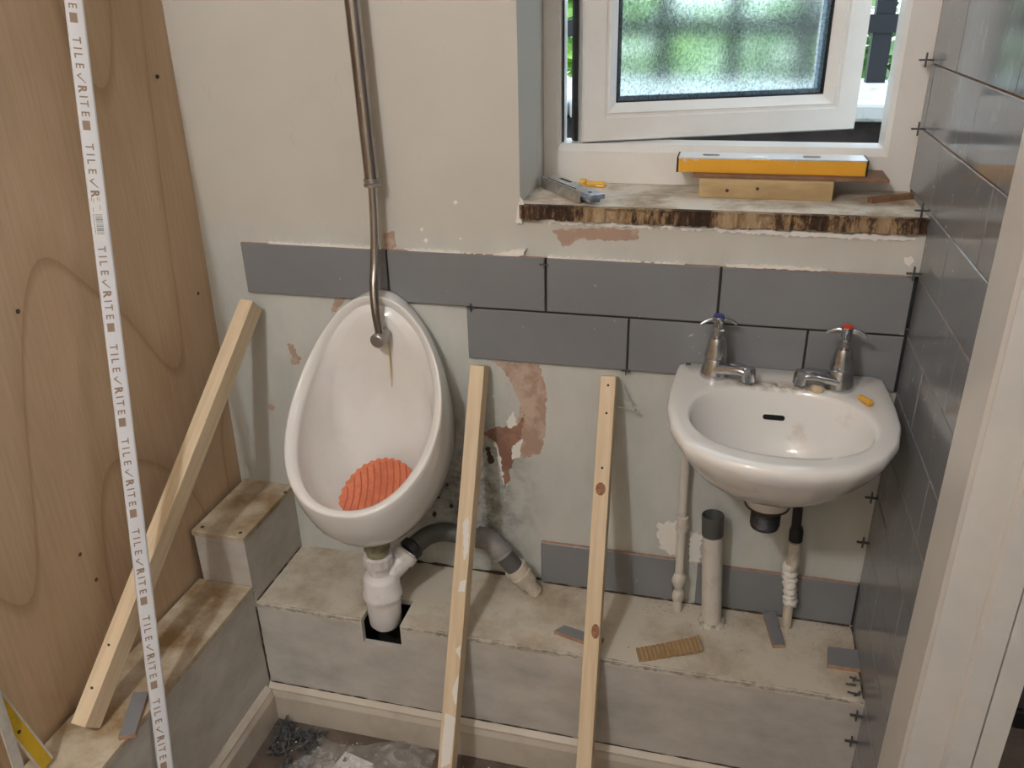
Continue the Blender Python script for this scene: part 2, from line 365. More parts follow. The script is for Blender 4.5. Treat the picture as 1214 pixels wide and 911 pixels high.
# left wall: plywood sheet, slightly out of plumb
lw = [(-.109, -.0), (-.0855, 0)]
def xl(z): return -.112 + .027 * min(z, 1.2) / 1.2 + (.002 if z > 1.2 else 0)
wl_v = []
for y in (YF, .012):
    for z in (0, .46, .75, 1.0, 1.44, ZC): wl_v += [V((xl(z), y, z)), V((-.16, y, z))]
fs = []
for i in range(5):
    a, b = 2 * i, 12 + 2 * i
    fs += [(a, a + 2, b + 2, b), (a + 1, b + 1, b + 3, a + 3), (a, a + 1, a + 3, a + 2), (b, b + 2, b + 3, b + 1)]
fs += [(0, 12, 13, 1), (10, 11, 23, 22)]
wl = tag(mk('wall_left', wl_v, fs, 'ply'), kind='structure')
for (u, v) in ((17, 369), (97, 658), (180, 91), (233, 348), (117, 688)):
    q = hit(u, v, 0, -.095); q.x = xl(q.z)
    lathe('screw_hole', q - V((.002, 0, 0)), (1, 0, 0), [(0, .0035), (.0026, .0035), (.0026, .0012), (.001, .0008)], 'mould', wl, 12)
# right wall with a doorway
DY0, DY1, DZ = -.507, -1.29, 2.02
wr = tag(boxes('wall_right', [(XR, XR + .078, DY0, .24, 0, ZC), (XR, XR + .078, YF, DY1, 0, ZC), (XR, XR + .078, DY1, DY0, DZ, ZC)], 'white_wall'), kind='structure')

# tiles --------------------------------------------------------------
def tile_mesh(name, dims, normal, glz='glaze'):
    """one glazed tile as a bevelled slab; the glazed face looks along `normal`"""
    me = bpy.data.meshes.new(name); bm = bmesh.new()
    a, b, c = dims[0] / 2, dims[1] / 2, dims[2] / 2
    vs = [bm.verts.new(v) for v in boxv(-a, a, -b, b, -c, c)]
    for f in BF: bm.faces.new([vs[i] for i in f])
    bmesh.ops.recalc_face_normals(bm, faces=bm.faces)
    nv = V(normal); top = [f for f in bm.faces if f.normal.dot(nv) > .9][0]
    bmesh.ops.bevel(bm, geom=list(top.edges), offset=.0012, segments=1, affect='EDGES')
    bm.to_mesh(me); bm.free(); me.materials.append(MT[glz]); me.materials.append(MT['biscuit'])
    for p in me.polygons: p.material_index = 0 if p.normal.dot(nv) > .3 else 1
    return me
TMESH = {}
def tile(parent, cx, cy, cz, dims, normal, glz='glaze', rot=None):
    k = (tuple(round(d, 4) for d in dims), normal, glz)
    if k not in TMESH: TMESH[k] = tile_mesh('tile', dims, normal, glz)
    o = bpy.data.objects.new('tile', TMESH[k]); link(o, parent, (cx, cy, cz))
    if rot: o.rotation_euler = rot
    return o
TH = .0085
def btile(x0, x1, z0, z1, y=0, rot=None):
    return tile(wb, (x0 + x1) / 2, y + TH / 2, (z0 + z1) / 2, (x1 - x0, TH, z1 - z0), (0, -1, 0), 'glaze', rot)
ZA = 1.014
for i in range(4): btile(i * .302 + (.001 if i else 0), i * .302 + .299, ZA - .0995, ZA, -.0005 * (i % 2))
for x0, x1 in ((.4525, .7518), (.7552, 1.0538), (1.0572, 1.2055)): btile(x0, x1, ZA - .203, ZA - .1032)
btile(.590, .865, .306, .406); btile(.909, 1.208, .306, .404)
box('adhesive', (.012, 1.204, .0081, .0101, ZA - .0985, ZA - .002), 'adhesive', wb)
box('adhesive', (.466, 1.204, .0082, .0102, ZA - .2015, ZA - .0985), 'adhesive', wb)
box('joint', (.453, 1.205, .0025, .0085, ZA - .1032, ZA - .0995), 'joint_shade', wb)  # black strips stand in for the shade inside the ungrouted tile gaps
for x_ in (.301, .603, .905): box('joint', (x_ - .0021, x_ + .0021, .0025, .0085, ZA - .0995, ZA - .001), 'joint_shade', wb)
for x_ in (.7535, 1.0555): box('joint', (x_ - .0017, x_ + .0017, .0025, .0085, ZA - .2028, ZA - .1032), 'joint_shade', wb)
box('joint', (1.2062, 1.2105, .0018, .0085, ZA - .203, ZA - .001), 'joint_shade', wb); box('joint', (1.2083, 1.2105, .0018, .0085, .306, .404), 'joint_shade', wb); box('joint', (.8655, .868, .002, .0085, .306, .404), 'joint_shade', wb)
RZ = .1017
for k in range(-10, 14):
    z0 = ZA + k * RZ; z1 = z0 + RZ - .0017
    ymax = .0075 if z0 < 1.06 else .200
    js = [(-.137 if k % 2 == 0 else .016) + .302 * n for n in range(-3, 3)]
    cuts = [-.415] + [j for j in js if -.40 < j < ymax - .012] + [ymax]
    if z0 < 0: z0 = .001
    for a, b in zip(cuts[:-1], cuts[1:]):
        a2 = a + (.001 if a > -.41 else 0); b2 = b - (.001 if b < ymax else 0)
        tile(wr, TX + TH / 2 - .0006 * ((k * 7 + int(a * 100)) % 3 == 0), (a2 + b2) / 2, (z0 + z1) / 2, (TH, b2 - a2, z1 - z0), (-1, 0, 0), 'glaze2')
box('adhesive', (TX + .0055, XR + .001, -.413, .006, .002, 2.42), 'adhesive2', wr)
box('adhesive', (TX + .0055, XR + .001, .006, .198, 1.112, 2.42), 'adhesive2', wr)

# bare plaster, filler and mould on the back wall ---------------------
rnd = random.Random(3)
def patch(px, mat, name='plaster_patch', amp=.0035, th=.0008, y=YW):
    pts = [hit(u, v, 1, y) for u, v in px]
    out = jag([(p.x, p.z) for p in pts], .0042, amp * .7, rnd)
    return slab(name, [(x, y + .0005, z) for x, z in out], (0, -th - .0005, 0), mat, wb)
patch([(583, 428), (640, 433), (648, 468), (646, 512), (641, 537), (618, 544), (612, 505), (618, 480), (607, 455), (598, 440)], 'bare')
patch([(572, 513), (590, 506), (612, 506), (622, 490), (618, 520), (606, 532), (610, 545), (603, 560), (605, 570), (598, 578), (595, 545), (588, 525)], 'bare2', th=.0011)
patch([(586, 524), (597, 527), (594, 548), (604, 567), (600, 577), (596, 570), (590, 545)], 'filler', th=.0009)
patch([(608, 528), (620, 520), (616, 543), (607, 545)], 'filler', th=.0013)
patch([(600, 500), (609, 488), (613, 503), (604, 508)], 'filler', th=.0013)
patch([(575, 532), (580, 530), (586, 548), (580, 550)], 'mould', th=.0013)
patch([(340, 408), (348, 408), (352, 420), (357, 424), (354, 432), (345, 431), (346, 421)], 'bare')
patch([(318, 479), (327, 482), (324, 487), (318, 484)], 'bare')
patch([(455, 276), (467, 274), (470, 293), (463, 298), (456, 296)], 'bare')
patch([(655, 273), (700, 270), (757, 272), (756, 284), (720, 285), (690, 283), (668, 293)], 'bare')
patch([(398, 354), (412, 354), (405, 362), (394, 372), (392, 366)], 'bare')
patch([(640, 259), (700, 262), (780, 266), (860, 270), (950, 274), (1086, 280), (1084, 285), (1000, 283), (930, 280), (880, 276), (800, 271), (740, 269), (690, 266), (640, 264)], 'filler', 'filler', amp=.004, th=.003)
patch([(1072, 305), (1080, 304), (1084, 310), (1078, 318), (1073, 313)], 'filler', 'filler')
for a in ([(320, 289), (352, 290.5), (420, 293.5), (452, 296), (452, 298.5), (380, 295), (320, 292)], [(480, 297), (520, 299), (580, 304), (625, 297), (622, 304), (580, 308), (500, 304)], [(650, 305), (680, 308), (730, 310), (770, 313), (812, 314), (812, 317), (700, 313), (650, 312)], [(860, 315), (905, 316), (980, 321), (980, 323), (900, 320), (862, 318)], [(617, 236), (622, 244), (620, 268), (612, 265)]):
    patch([(u, v - 2.6) for u, v in a], 'filler', 'filler', amp=.0022, th=.007)
patch([(778, 622), (806, 616), (812, 640), (800, 658), (784, 650)], 'filler', 'filler', amp=.006, th=.004)
patch([(818, 628), (832, 634), (830, 668), (816, 664)], 'filler', 'filler', amp=.005, th=.004)
for (u, v, r) in ((540, 240, 3), (546, 283, 2), (500, 272, 2), (585, 470, 2), (505, 285, 3), (535, 600, 3), (546, 610, 2), (520, 590, 2.5), (530, 575, 2), (515, 610, 3), (560, 605, 2.5), (550, 585, 2)):
    k = rnd.uniform(.6, 1.4)
    patch([(u - r, v), (u, v - r * k), (u + r, v), (u, v + r * k)], 'filler' if v < 560 else 'mould', 'filler' if v < 560 else 'mould_spot', amp=.001)

# ------------------------------------------------------------------ window and sill
YFr = .207; WZ0, WZ1 = 1.107, 2.10
win = root('window_1', (.88, YFr, WZ0), kind='structure')
def rails(name, x0, x1, z0, z1, wl_, wr_, wb_, wt_, prof, parent, mat):
    """mitred rectangular frame; prof = [(inward 0..1, y)] cross-section"""
    rings = []
    for f, y in prof:
        rings.append([V((x0 + wl_ * f, y, z0 + wb_ * f)), V((x1 - wr_ * f, y, z0 + wb_ * f)), V((x1 - wr_ * f, y, z1 - wt_ * f)), V((x0 + wl_ * f, y, z1 - wt_ * f))])
    vs, fs = loft(rings + [rings[0]], True, False, False)
    return vs, fs
vs, fs = rails('', .543, TX + .004, WZ0 - .02, WZ1, .044, .054, .091, .044, [(0, YFr + .07), (0, YFr), (.86, YFr), (1, YFr + .010), (1, YFr + .07)], win, 'upvc')
mk('frame', vs, fs, 'upvc', win)
box('mullion_gasket', (.587, .590, YFr + .022, YFr + .026, 1.178, 2.05), 'gasket', win)
# open casement, hinged on the left, swung outwards
HP = V((.630, .206, 1.180)); ang = math.atan2(.222, .508); SW, SH = .553, .86
sash = root('casement', HP); sash.parent = win; sash.location = HP - WL[win.name]; sash.rotation_euler = (0, 0, ang); WL[sash.name] = V((0, 0, 0))
def sbox(name, b, mat, bevel=0):
    return box(name, b, mat, sash, bevel)
vs, fs = rails('', 0, SW, 0, SH, .068, .068, .068, .068, [(0, .068), (0, .006), (.04, 0), (.62, 0), (.66, .004), (.72, .004), (.76, .0015), (1, .016), (1, .068)], None, None)
mk('sash_frame', vs, fs, 'upvc', sash)
vs, fs = rails('', .067, SW - .067, .067, SH - .067, .0035, .0035, .0035, .0035, [(0, .017), (1, .017), (1, .030), (0, .030)], None, None)
mk('gasket', vs, fs, 'gasket', sash)
sbox('glass_pane', (.066, SW - .066, .020, .025, .066, SH - .066), 'glass')
vs, fs = rails('', .0675, SW - .0675, .0675, SH - .0675, .011, .011, .011, .011, [(0, .027), (1, .027), (1, .041), (0, .041)], None, None)
mk('spacer_bar', vs, fs, 'spbar', sash)
sbox('gasket', (-.010, -.002, .030, .046, .0, SH), 'gasket')
sill = tag(root('window_sill', (.88, .10, 1.083)), kind='structure')
mk('sill_board', boxv(.548, TX, .012, .215, 1.0875, 1.107), BF, 'sill', sill)
rr = random.Random(5); vs = []; fs = []; n = 150; rows = [1.1068, 1.101, 1.095, 1.089, 1.0835]
for i in range(n + 1):
    x = .557 + (TX - .558) * i / n
    deep = rr.choice((.0005, .001, .002, .004, .006)) if rr.random() < .6 or i == 0 else deep
    for r, z in enumerate(rows):
        vs.append(V((x, -.003 + (0 if r == 0 else deep * rr.uniform(.5, 1.1)), z - (rr.uniform(0, .0025) if r == 4 else 0))))
m5 = len(rows)
for i in range(n):
    for r in range(m5 - 1): fs.append((i * m5 + r, (i + 1) * m5 + r, (i + 1) * m5 + r + 1, i * m5 + r + 1))
b0 = len(vs)
for i in range(n + 1): vs.append(V((.557 + (TX - .558) * i / n, .0118, 1.0835))); vs.append(V((.557 + (TX - .558) * i / n, .0118, 1.1068)))
for i in range(n):
    fs.append((i * m5 + m5 - 1, (i + 1) * m5 + m5 - 1, b0 + 2 * (i + 1), b0 + 2 * i)); fs.append((i * m5, b0 + 2 * i + 1, b0 + 2 * i + 3, (i + 1) * m5))
mk('broken_edge', vs, fs, 'rot', sill)
def lump(name, c, r, mat, parent=None, seed=0, n=10, amp=.25):
    rg = random.Random(seed); vs = []; fs = []
    bm = bmesh.new(); bmesh.ops.create_icosphere(bm, subdivisions=2, radius=1)
    for v in bm.verts:
        k = 1 + rg.uniform(-amp, amp); vs.append(V(c) + V((v.co.x * r[0], v.co.y * r[1], v.co.z * r[2])) * k)
    bm.verts.index_update(); fs = [tuple(v.index for v in f.verts) for f in bm.faces]; bm.free()
    return mk(name, vs, fs, mat, parent, smooth=True)

# ------------------------------------------------------------------ door frame and hall
door = root('door_1', (1.24, DY0, 0), kind='structure')
def prism_xy(name, pts, z0, z1, mat, parent):
    n = len(pts); vs = [V((x, y, z0)) for x, y in pts] + [V((x, y, z1)) for x, y in pts]
    fs = [tuple(range(n))[::-1], tuple(range(n, 2 * n))] + [(i, (i + 1) % n, n + (i + 1) % n, n + i) for i in range(n)]
    return mk(name, vs, fs, mat, parent)
prism_xy('architrave', [(1.196, -.412), (1.190, -.416), (1.190, -.500), (1.193, -.507), (XR + .001, -.507), (XR + .001, -.412)], 0, 2.10, 'jamb', door)
prism_xy('lining', [(1.2195, -.5065), (1.2195, -.509), (1.298, -.509), (1.298, -.4995), (1.297, -.4985)], 0, DZ, 'jamb', door)
prism_xy('rebate', [(1.193, -.5071), (1.235, -.5071), (1.235, -.5095), (1.193, -.5095)], 0, DZ, 'jamb', door)
prism_xy('door_stop', [(1.2355, -.5091), (1.238, -.5215), (1.2655, -.5215), (1.2655, -.5091)], 0, DZ, 'jamb', door)
prism_xy('outer_lining', [(1.2675, -.5091), (1.2675, -.5215), (1.2955, -.5215), (1.2955, -.5091)], 0, DZ, 'jamb', door)
prism_xy('architrave', [(1.190, DY1 - .09), (1.190, DY1), (XR - .0005, DY1), (XR - .0005, DY1 - .09)], 0, 2.10, 'jamb', door)
box('lintel_lining', (1.193, 1.297, DY1, DY0 - .0225, DZ, DZ + .03), 'jamb', door)
tag(box('floor_hall', (1.2972, 2.6, -2.6, .24, -.06, -.0005), 'hall'), kind='structure')
tag(box('wall_hall', (1.2975, 2.6, .24, .30, -.06, ZC), 'white_wall'), kind='structure')
tag(box('wall_hall_side', (2.6, 2.66, -2.6, .30, -.06, ZC), 'white_wall'), kind='structure')
tag(box('wall_hall_end', (1.2975, 2.66, -2.66, -2.6, -.06, ZC), 'white_wall'), kind='structure')
tag(box('ceiling_hall', (1.4505, 2.66, -2.66, .30, ZC, ZC + .06), 'ceil'), kind='structure')
hb = root('storage_crate', (1.62, .175, 0), 'black plastic crate on the hall floor beyond the door frame', 'crate')
box('tray', (1.45, 1.80, .12, .236, -.0005, .045), 'black_pl', hb, .004)
box('body', (1.46, 1.79, .13, .232, .045, .42), 'dkgrey', hb, .006)
box('rim', (1.45, 1.80, .12, .236, .42, .45), 'black_pl', hb, .004)

# ------------------------------------------------------------------ pipe boxing, ledge, skirting
LX = .027; LZ = .305; LY = -.197; LFZ = .347; CBZ = .466
bx = root('pipe_boxing', (.62, LY, 0), 'long grey painted pipe boxing ledge along the back wall under the basin', 'boxing')
NX0, NX1, NY, NZ = .263, .346, -.120, .246
def front_panel():
    x = [LX, NX0, NX1, TX]; y0, y1 = LY, LY + .012
    bs = [(LX, NX0, y0, y1, 0, LZ - .012), (NX0, NX1, y0, y1, 0, NZ), (NX1, TX, y0, y1, 0, LZ - .012)]
    return boxes('front_panel', bs, 'box_side', bx)
front_panel()
boxes('top_panel', [(LX, NX0, LY, YW, LZ - .012, LZ), (NX1, TX, LY, YW, LZ - .012, LZ), (NX0, NX1, NY, YW, LZ - .012, LZ)], 'ledge_top', bx)
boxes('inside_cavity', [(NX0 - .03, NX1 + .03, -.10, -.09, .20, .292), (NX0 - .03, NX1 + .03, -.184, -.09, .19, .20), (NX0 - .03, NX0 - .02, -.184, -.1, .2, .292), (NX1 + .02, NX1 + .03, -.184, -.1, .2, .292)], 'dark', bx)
def crumbs_edge(name, x0, x1, parent, y=LY, z=LZ, seed=1):
    rg = random.Random(seed); n = int((x1 - x0) / .006); rings = []
    for i in range(n + 1):
        x = x0 + (x1 - x0) * i / n; a = rg.uniform(.0005, .0035); b = rg.uniform(.003, .010)
        rings.append([V((x, y - a * .6, z - .001)), V((x, y - a, z - b * .5)), V((x, y - .0002, z - b)), V((x, y + .004, z - b)), V((x, y + .004, z + rg.uniform(0, .0012)))])
    vs, fs = loft(rings); return mk(name, vs, fs, 'edge', parent)
crumbs_edge('crumbled_edge', NX1 + .004, TX - .002, bx); crumbs_edge('crumbled_edge', LX + .004, NX0 - .002, bx, seed=2)
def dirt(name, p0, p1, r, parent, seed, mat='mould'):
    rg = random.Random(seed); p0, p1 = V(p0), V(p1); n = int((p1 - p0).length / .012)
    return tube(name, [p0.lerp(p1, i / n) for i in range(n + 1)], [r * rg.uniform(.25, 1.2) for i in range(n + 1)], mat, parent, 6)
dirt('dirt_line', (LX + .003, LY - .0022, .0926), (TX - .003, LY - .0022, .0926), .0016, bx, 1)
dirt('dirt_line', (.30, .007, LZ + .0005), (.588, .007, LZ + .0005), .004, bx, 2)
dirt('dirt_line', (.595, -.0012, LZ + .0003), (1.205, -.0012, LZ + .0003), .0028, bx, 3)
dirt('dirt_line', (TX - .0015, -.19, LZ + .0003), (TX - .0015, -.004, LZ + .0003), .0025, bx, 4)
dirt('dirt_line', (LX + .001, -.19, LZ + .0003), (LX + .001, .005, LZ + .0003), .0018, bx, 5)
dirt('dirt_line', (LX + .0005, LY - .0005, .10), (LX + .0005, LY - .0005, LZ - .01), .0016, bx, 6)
bl = root('pipe_boxing', (-.03, -.7, 0), 'low boxing ledge along the plywood wall with a brown stained top', 'boxing')
box('top_panel', (-.0965, LX, -1.60, LY - .001, LFZ - .012, LFZ), 'box_top', bl, .001)
box('side_panel', (LX - .014, LX - .002, -1.60, LY - .001, 0, LFZ - .012), 'box_side', bl)
box('end_panel', (-.0965, LX - .002, -1.612, -1.60, 0, LFZ), 'box_side', bl)
bc = root('pipe_boxing', (-.03, -.1, .335), 'short raised boxing step in the corner left of the urinal', 'boxing')
box('top_panel', (-.092, LX, LY, YW - .0005, CBZ - .012, CBZ), 'box_top', bc, .001)
box('front_panel', (-.087, LX - .012, LY + .001, LY + .012, LFZ - .012, CBZ - .012), 'box_side', bc)
box('side_panel', (LX - .012, LX - .001, LY + .001, YW - .0005, LZ - .0125, CBZ - .012), 'box_side', bc)
for (u, v) in ((240, 625), (285, 632), (338, 584)):
    q = hit(u, v, 2, CBZ); lathe('screw_hole', q - V((0, 0, .001)), (0, 0, 1), [(0, .004), (.0014, .004), (.0014, .001), (.0012, .0005)], 'mould', bc, 12)
def skirting(name, pts, parent=None):
    return pts
# skirting profile (out from panel, z)
SP = [(0, 0), (.017, 0), (.017, .066), (.013, .078), (.013, .083), (.004, .092), (0, .092)]
rings = [[V((x, LY - a, z)) for a, z in SP] for x in (LX + .0005, TX - .0005)]
vs, fs = loft(rings); tag(mk('baseboard_back', vs, fs, 'skirt'), kind='structure')
rings = [[V((LX - .002 + a, y, z)) for a, z in SP] for y in (LY - .0175, -1.60)]
vs, fs = loft(rings); tag(mk('baseboard_left', vs, fs, 'skirt'), kind='structure')

# ------------------------------------------------------------------ urinal
def bez(a, k, b, t): return a * (1 - t) ** 2 + k * (2 * t * (1 - t)) + b * t * t
def urinal():
    xc = .285; n = 72
    r = root('urinal', (xc, -.14, .45), 'white ceramic bowl urinal hung on the back wall', 'urinal')
    ct = [math.cos(2 * math.pi * j / n) for j in range(n)]; st = [math.sin(2 * math.pi * j / n) for j in range(n)]
    def ring(w, k, yt, zt, yb, zb, c, e):
        o = []
        for a, s in zip(ct, st):
            v = (1 - a) / 2; lat = w * math.copysign(abs(s) ** e, s) * (1 - k * a)
            o.append(V((xc + lat, yt + (yb - yt) * v + c * s * s, zt + (zb - zt) * v)))
        return o
    crest = ring(.145, .255, -.034, .936, -.282, .609, .056, .90)
    back = ring(.131, .17, -.0005, .938, -.0005, .472, 0, .92)
    ctl = []
    for j in range(n):
        v = (1 - ct[j]) / 2; m = (crest[j] + back[j]) / 2; f = v ** 2.0
        ctl.append(V((xc + (m.x - xc) * (1.14 - .10 * f), m.y - .10 * f, m.z - .112 * f - .02 * v * (1 - v))))
    inn = [V((xc + (p.x - xc) * .865, p.y + .004 + .014 * ((1 - a) / 2), p.z - .018 * (a + 1) / 2 + .004 * (1 - a) / 2)) for p, a in zip(crest, ct)]
    deep = ring(.100, .20, -.040, .905, -.060, .545, 0, .92)
    dctl = []
    for j in range(n):
        v = (1 - ct[j]) / 2; m = (inn[j] + deep[j]) / 2; f = v ** 2.2
        dctl.append(V((xc + (m.x - xc) * 1.16, m.y - .07 * f, m.z - .075 * f)))
    rings = [back]
    for t in (.15, .3, .45, .6, .75, .87, .95): rings.append([bez(back[j], ctl[j], crest[j], t) for j in range(n)])
    # rounded lip
    for t, up in ((0, .0), (.10, .0035), (.3, .0050), (.6, .0050), (.9, .003), (1, -.001)):
        rings.append([crest[j].lerp(inn[j], t) + V((0, -up * .6, up * (.4 + .6 * (1 - ct[j]) / 2))) for j in range(n)])
    for t in (.12, .28, .45, .62, .8, .92): rings.append([bez(inn[j], dctl[j], deep[j], t) for j in range(n)])
    rings.append(deep)
    cen = V((xc, -.036, .73))
    for t in (.75, .5, .25, .05): rings.append([cen + (deep[j] - cen) * t + V((0, (1 - t) * .004, 0)) for j in range(n)])
    vs, fs = loft(rings, True, True, True)
    mk('bowl', vs, fs, 'china', r, smooth=True)
    lathe('outlet', (.297, -.160, .498), (0, 0, -1), [(0, .026), (.036, .026), (.040, .022), (.072, .021)], 'brass', r)
    tube('limescale_streak', spline([(.3105, -.0432, .853), (.3085, -.0422, .80), (.3065, -.0414, .755)], 5), [.0016] * 4 + [.0013] * 4 + [.0006] * 3, 'rust', r, 8)
    return r
urinal()

# orange deodorising screen lying in the bowl
def urinal_mat():
    c = V((.309, -.150, .563)); n = 66; R = .083
    ax = V((1, .10, .33)).normalized(); nz = V((-.20, -.62, .80)); nz = (nz - ax * nz.dot(ax)).normalized(); ay = nz.cross(ax).normalized()
    r = root('urinal_screen_mat', c - V((0, 0, .04)), 'round orange rubber screen mat lying in the urinal bowl', 'urinal mat')
    def P(x, y, h): return c + ax * x + ay * y + nz * (h + .10 * (x * x + y * y) / R)
    rings = []
    for h, rad in ((0, .3), (0, .6), (0, .85), (0, 1), (.004, 1), (.004, .85), (.004, .6), (.004, .3)):
        rr_ = []
        for j in range(n * 2):
            a = math.pi * j / n; k = R * rad * (1 + (.03 if rad == 1 and j % 4 < 2 else 0))
            rr_.append(P(k * math.cos(a), k * math.sin(a), h))
        rings.append(rr_)
    vs, fs = loft(rings); mk('disc', vs, fs, 'orange', r)
    for i in range(-5, 6):
        x = i * .0142; hlen = math.sqrt(max(R * R - x * x, 0)) * .93
        pts = [P(x + .006 * math.sin(t * 2.2), t * hlen, .0045) for t in (-1, -.6, -.2, .2, .6, 1)]
        soft(tube('rib', spline(pts, 3), .0015, 'orange2', r, 6))
    for i in range(-5, 5):
        for k in range(-4, 5):
            x = i * .0142 + .007; y = k * .017
            if x * x + y * y < (R * .9) ** 2: lathe('nub', P(x, y, .003), nz, [(0, .0017), (.0025, .0014), (.003, .0005)], 'orange', r, 8)
urinal_mat()

# flush pipe ----------------------------------------------------------
fp = root('flush_pipe', (.294, -.02, .86), 'dull steel flush pipe running down the wall into the urinal', 'pipe')
tube('upper_pipe', [(.2765, -.026, 1.75), (.2925, -.026, 1.434), (.2985, -.026, 1.146)], .0128, 'steel', fp, 24)
lathe('coupling', (.2985, -.026, 1.150), (0, 0, -1), [(0, .013), (0, .0152), (.004, .0152), (.005, .0138), (.007, .0138), (.008, .0152), (.013, .0152), (.014, .009)], 'steel2', fp)
tube('lower_pipe', spline([(.2985, -.026, 1.142), (.2955, -.026, 1.07), (.2915, -.032, .998), (.2925, -.048, .957), (.297, -.060, .917), (.302, -.063, .874)], 6), .0082, 'steel', fp, 20)
lathe('spreader', (.3045, -.040, .866), (-.12, -1, -.10), [(0, .006), (.002, .0125), (.010, .0138), (.024, .0138), (.036, .0138), (.038, .012), (.0385, .011), (.0375, .002)], 'steel2', fp)
lathe('wall_clip', (.283, -.012, 1.62), (0, -1, 0), [(-.02, .01), (.0, .01), (.004, .018), (.03, .018), (.032, .01)], 'steel2', fp)

# bottle trap ---------------------------------------------------------
bt = root('bottle_trap', (.297, -.160, .27), 'white plastic bottle trap hanging under the urinal', 'trap')
lathe('bottle', (.299, -.160, .402), (0, 0, -1), [(0, .022), (.006, .032), (.012, .0360), (.044, .0370), (.047, .0395), (.054, .0395), (.057, .0350), (.095, .0340), (.122, .0325), (.131, .026), (.134, .010)], 'white_pl', bt, 36)
nn = []
for h, rr0 in ((0, .025), (.002, .0275), (.022, .0275), (.024, .025)):
    nn.append([V((.297 + rr0 * (1 + (.06 if j % 4 < 2 else 0)) * math.cos(math.pi * j / 24), -.160 + rr0 * (1 + (.06 if j % 4 < 2 else 0)) * math.sin(math.pi * j / 24), .446 - h)) for j in range(48)])
vs, fs = loft(nn); mk('inlet_nut', vs, fs, 'white_pl', bt)
lathe('neck', (.298, -.160, .426), (0, 0, -1), [(0, .021), (.034, .022)], 'white_pl', bt)
tube('side_outlet', spline([(.310, -.150, .390), (.329, -.130, .407), (.341, -.112, .424)], 4), .021, 'white_pl', bt)
lathe('outlet_nut', (.331, -.126, .410), V((.012, .018, .017)), [(0, .0245), (.004, .026), (.018, .026), (.02, .0225)], 'white_pl', bt)

# waste pipe ----------------------------------------------------------
wp = root('waste_pipe', (.45, -.045, .305), 'grey plastic waste pipe with elbow from the urinal trap into the ledge', 'pipe')
lathe('collar', (.341, -.111, .4225), V((.014, .022, .010)), [(0, .020), (.001, .0245), (.016, .0245), (.018, .020)], 'black_pl', wp)
tube('pipe_bend', spline([(.349, -.098, .428), (.366, -.066, .433), (.392, -.044, .432), (.425, -.041, .430)], 5), .0195, 'dkgrey', wp)
tube('pipe_run', [(.420, -.041, .430), (.474, -.041, .428)], .0193, 'grey_pl', wp)
tube('elbow', spline([(.466, -.041, .429), (.488, -.041, .426), (.507, -.043, .413), (.521, -.045, .396)], 6), .0225, 'grey_pl', wp)
lathe('elbow_rim', (.5165, -.0445, .4025), V((.33, -.04, -.42)), [(0, .023), (.001, .0252), (.008, .0252), (.009, .022)], 'grey_pl', wp)
tube('connecting_pipe', [(.519, -.045, .399), (.549, -.044, .362)], .0190, 'dkgrey', wp)
lathe('reducer', (.544, -.044, .368), V((.041, .006, -.058)), [(0, .0195), (.001, .0245), (.010, .0248), (.011, .0228), (.018, .0228), (.019, .0245), (.026, .0245), (.027, .0215), (.048, .0205), (.050, .0155), (.076, .0145)], 'cream_pl', wp)

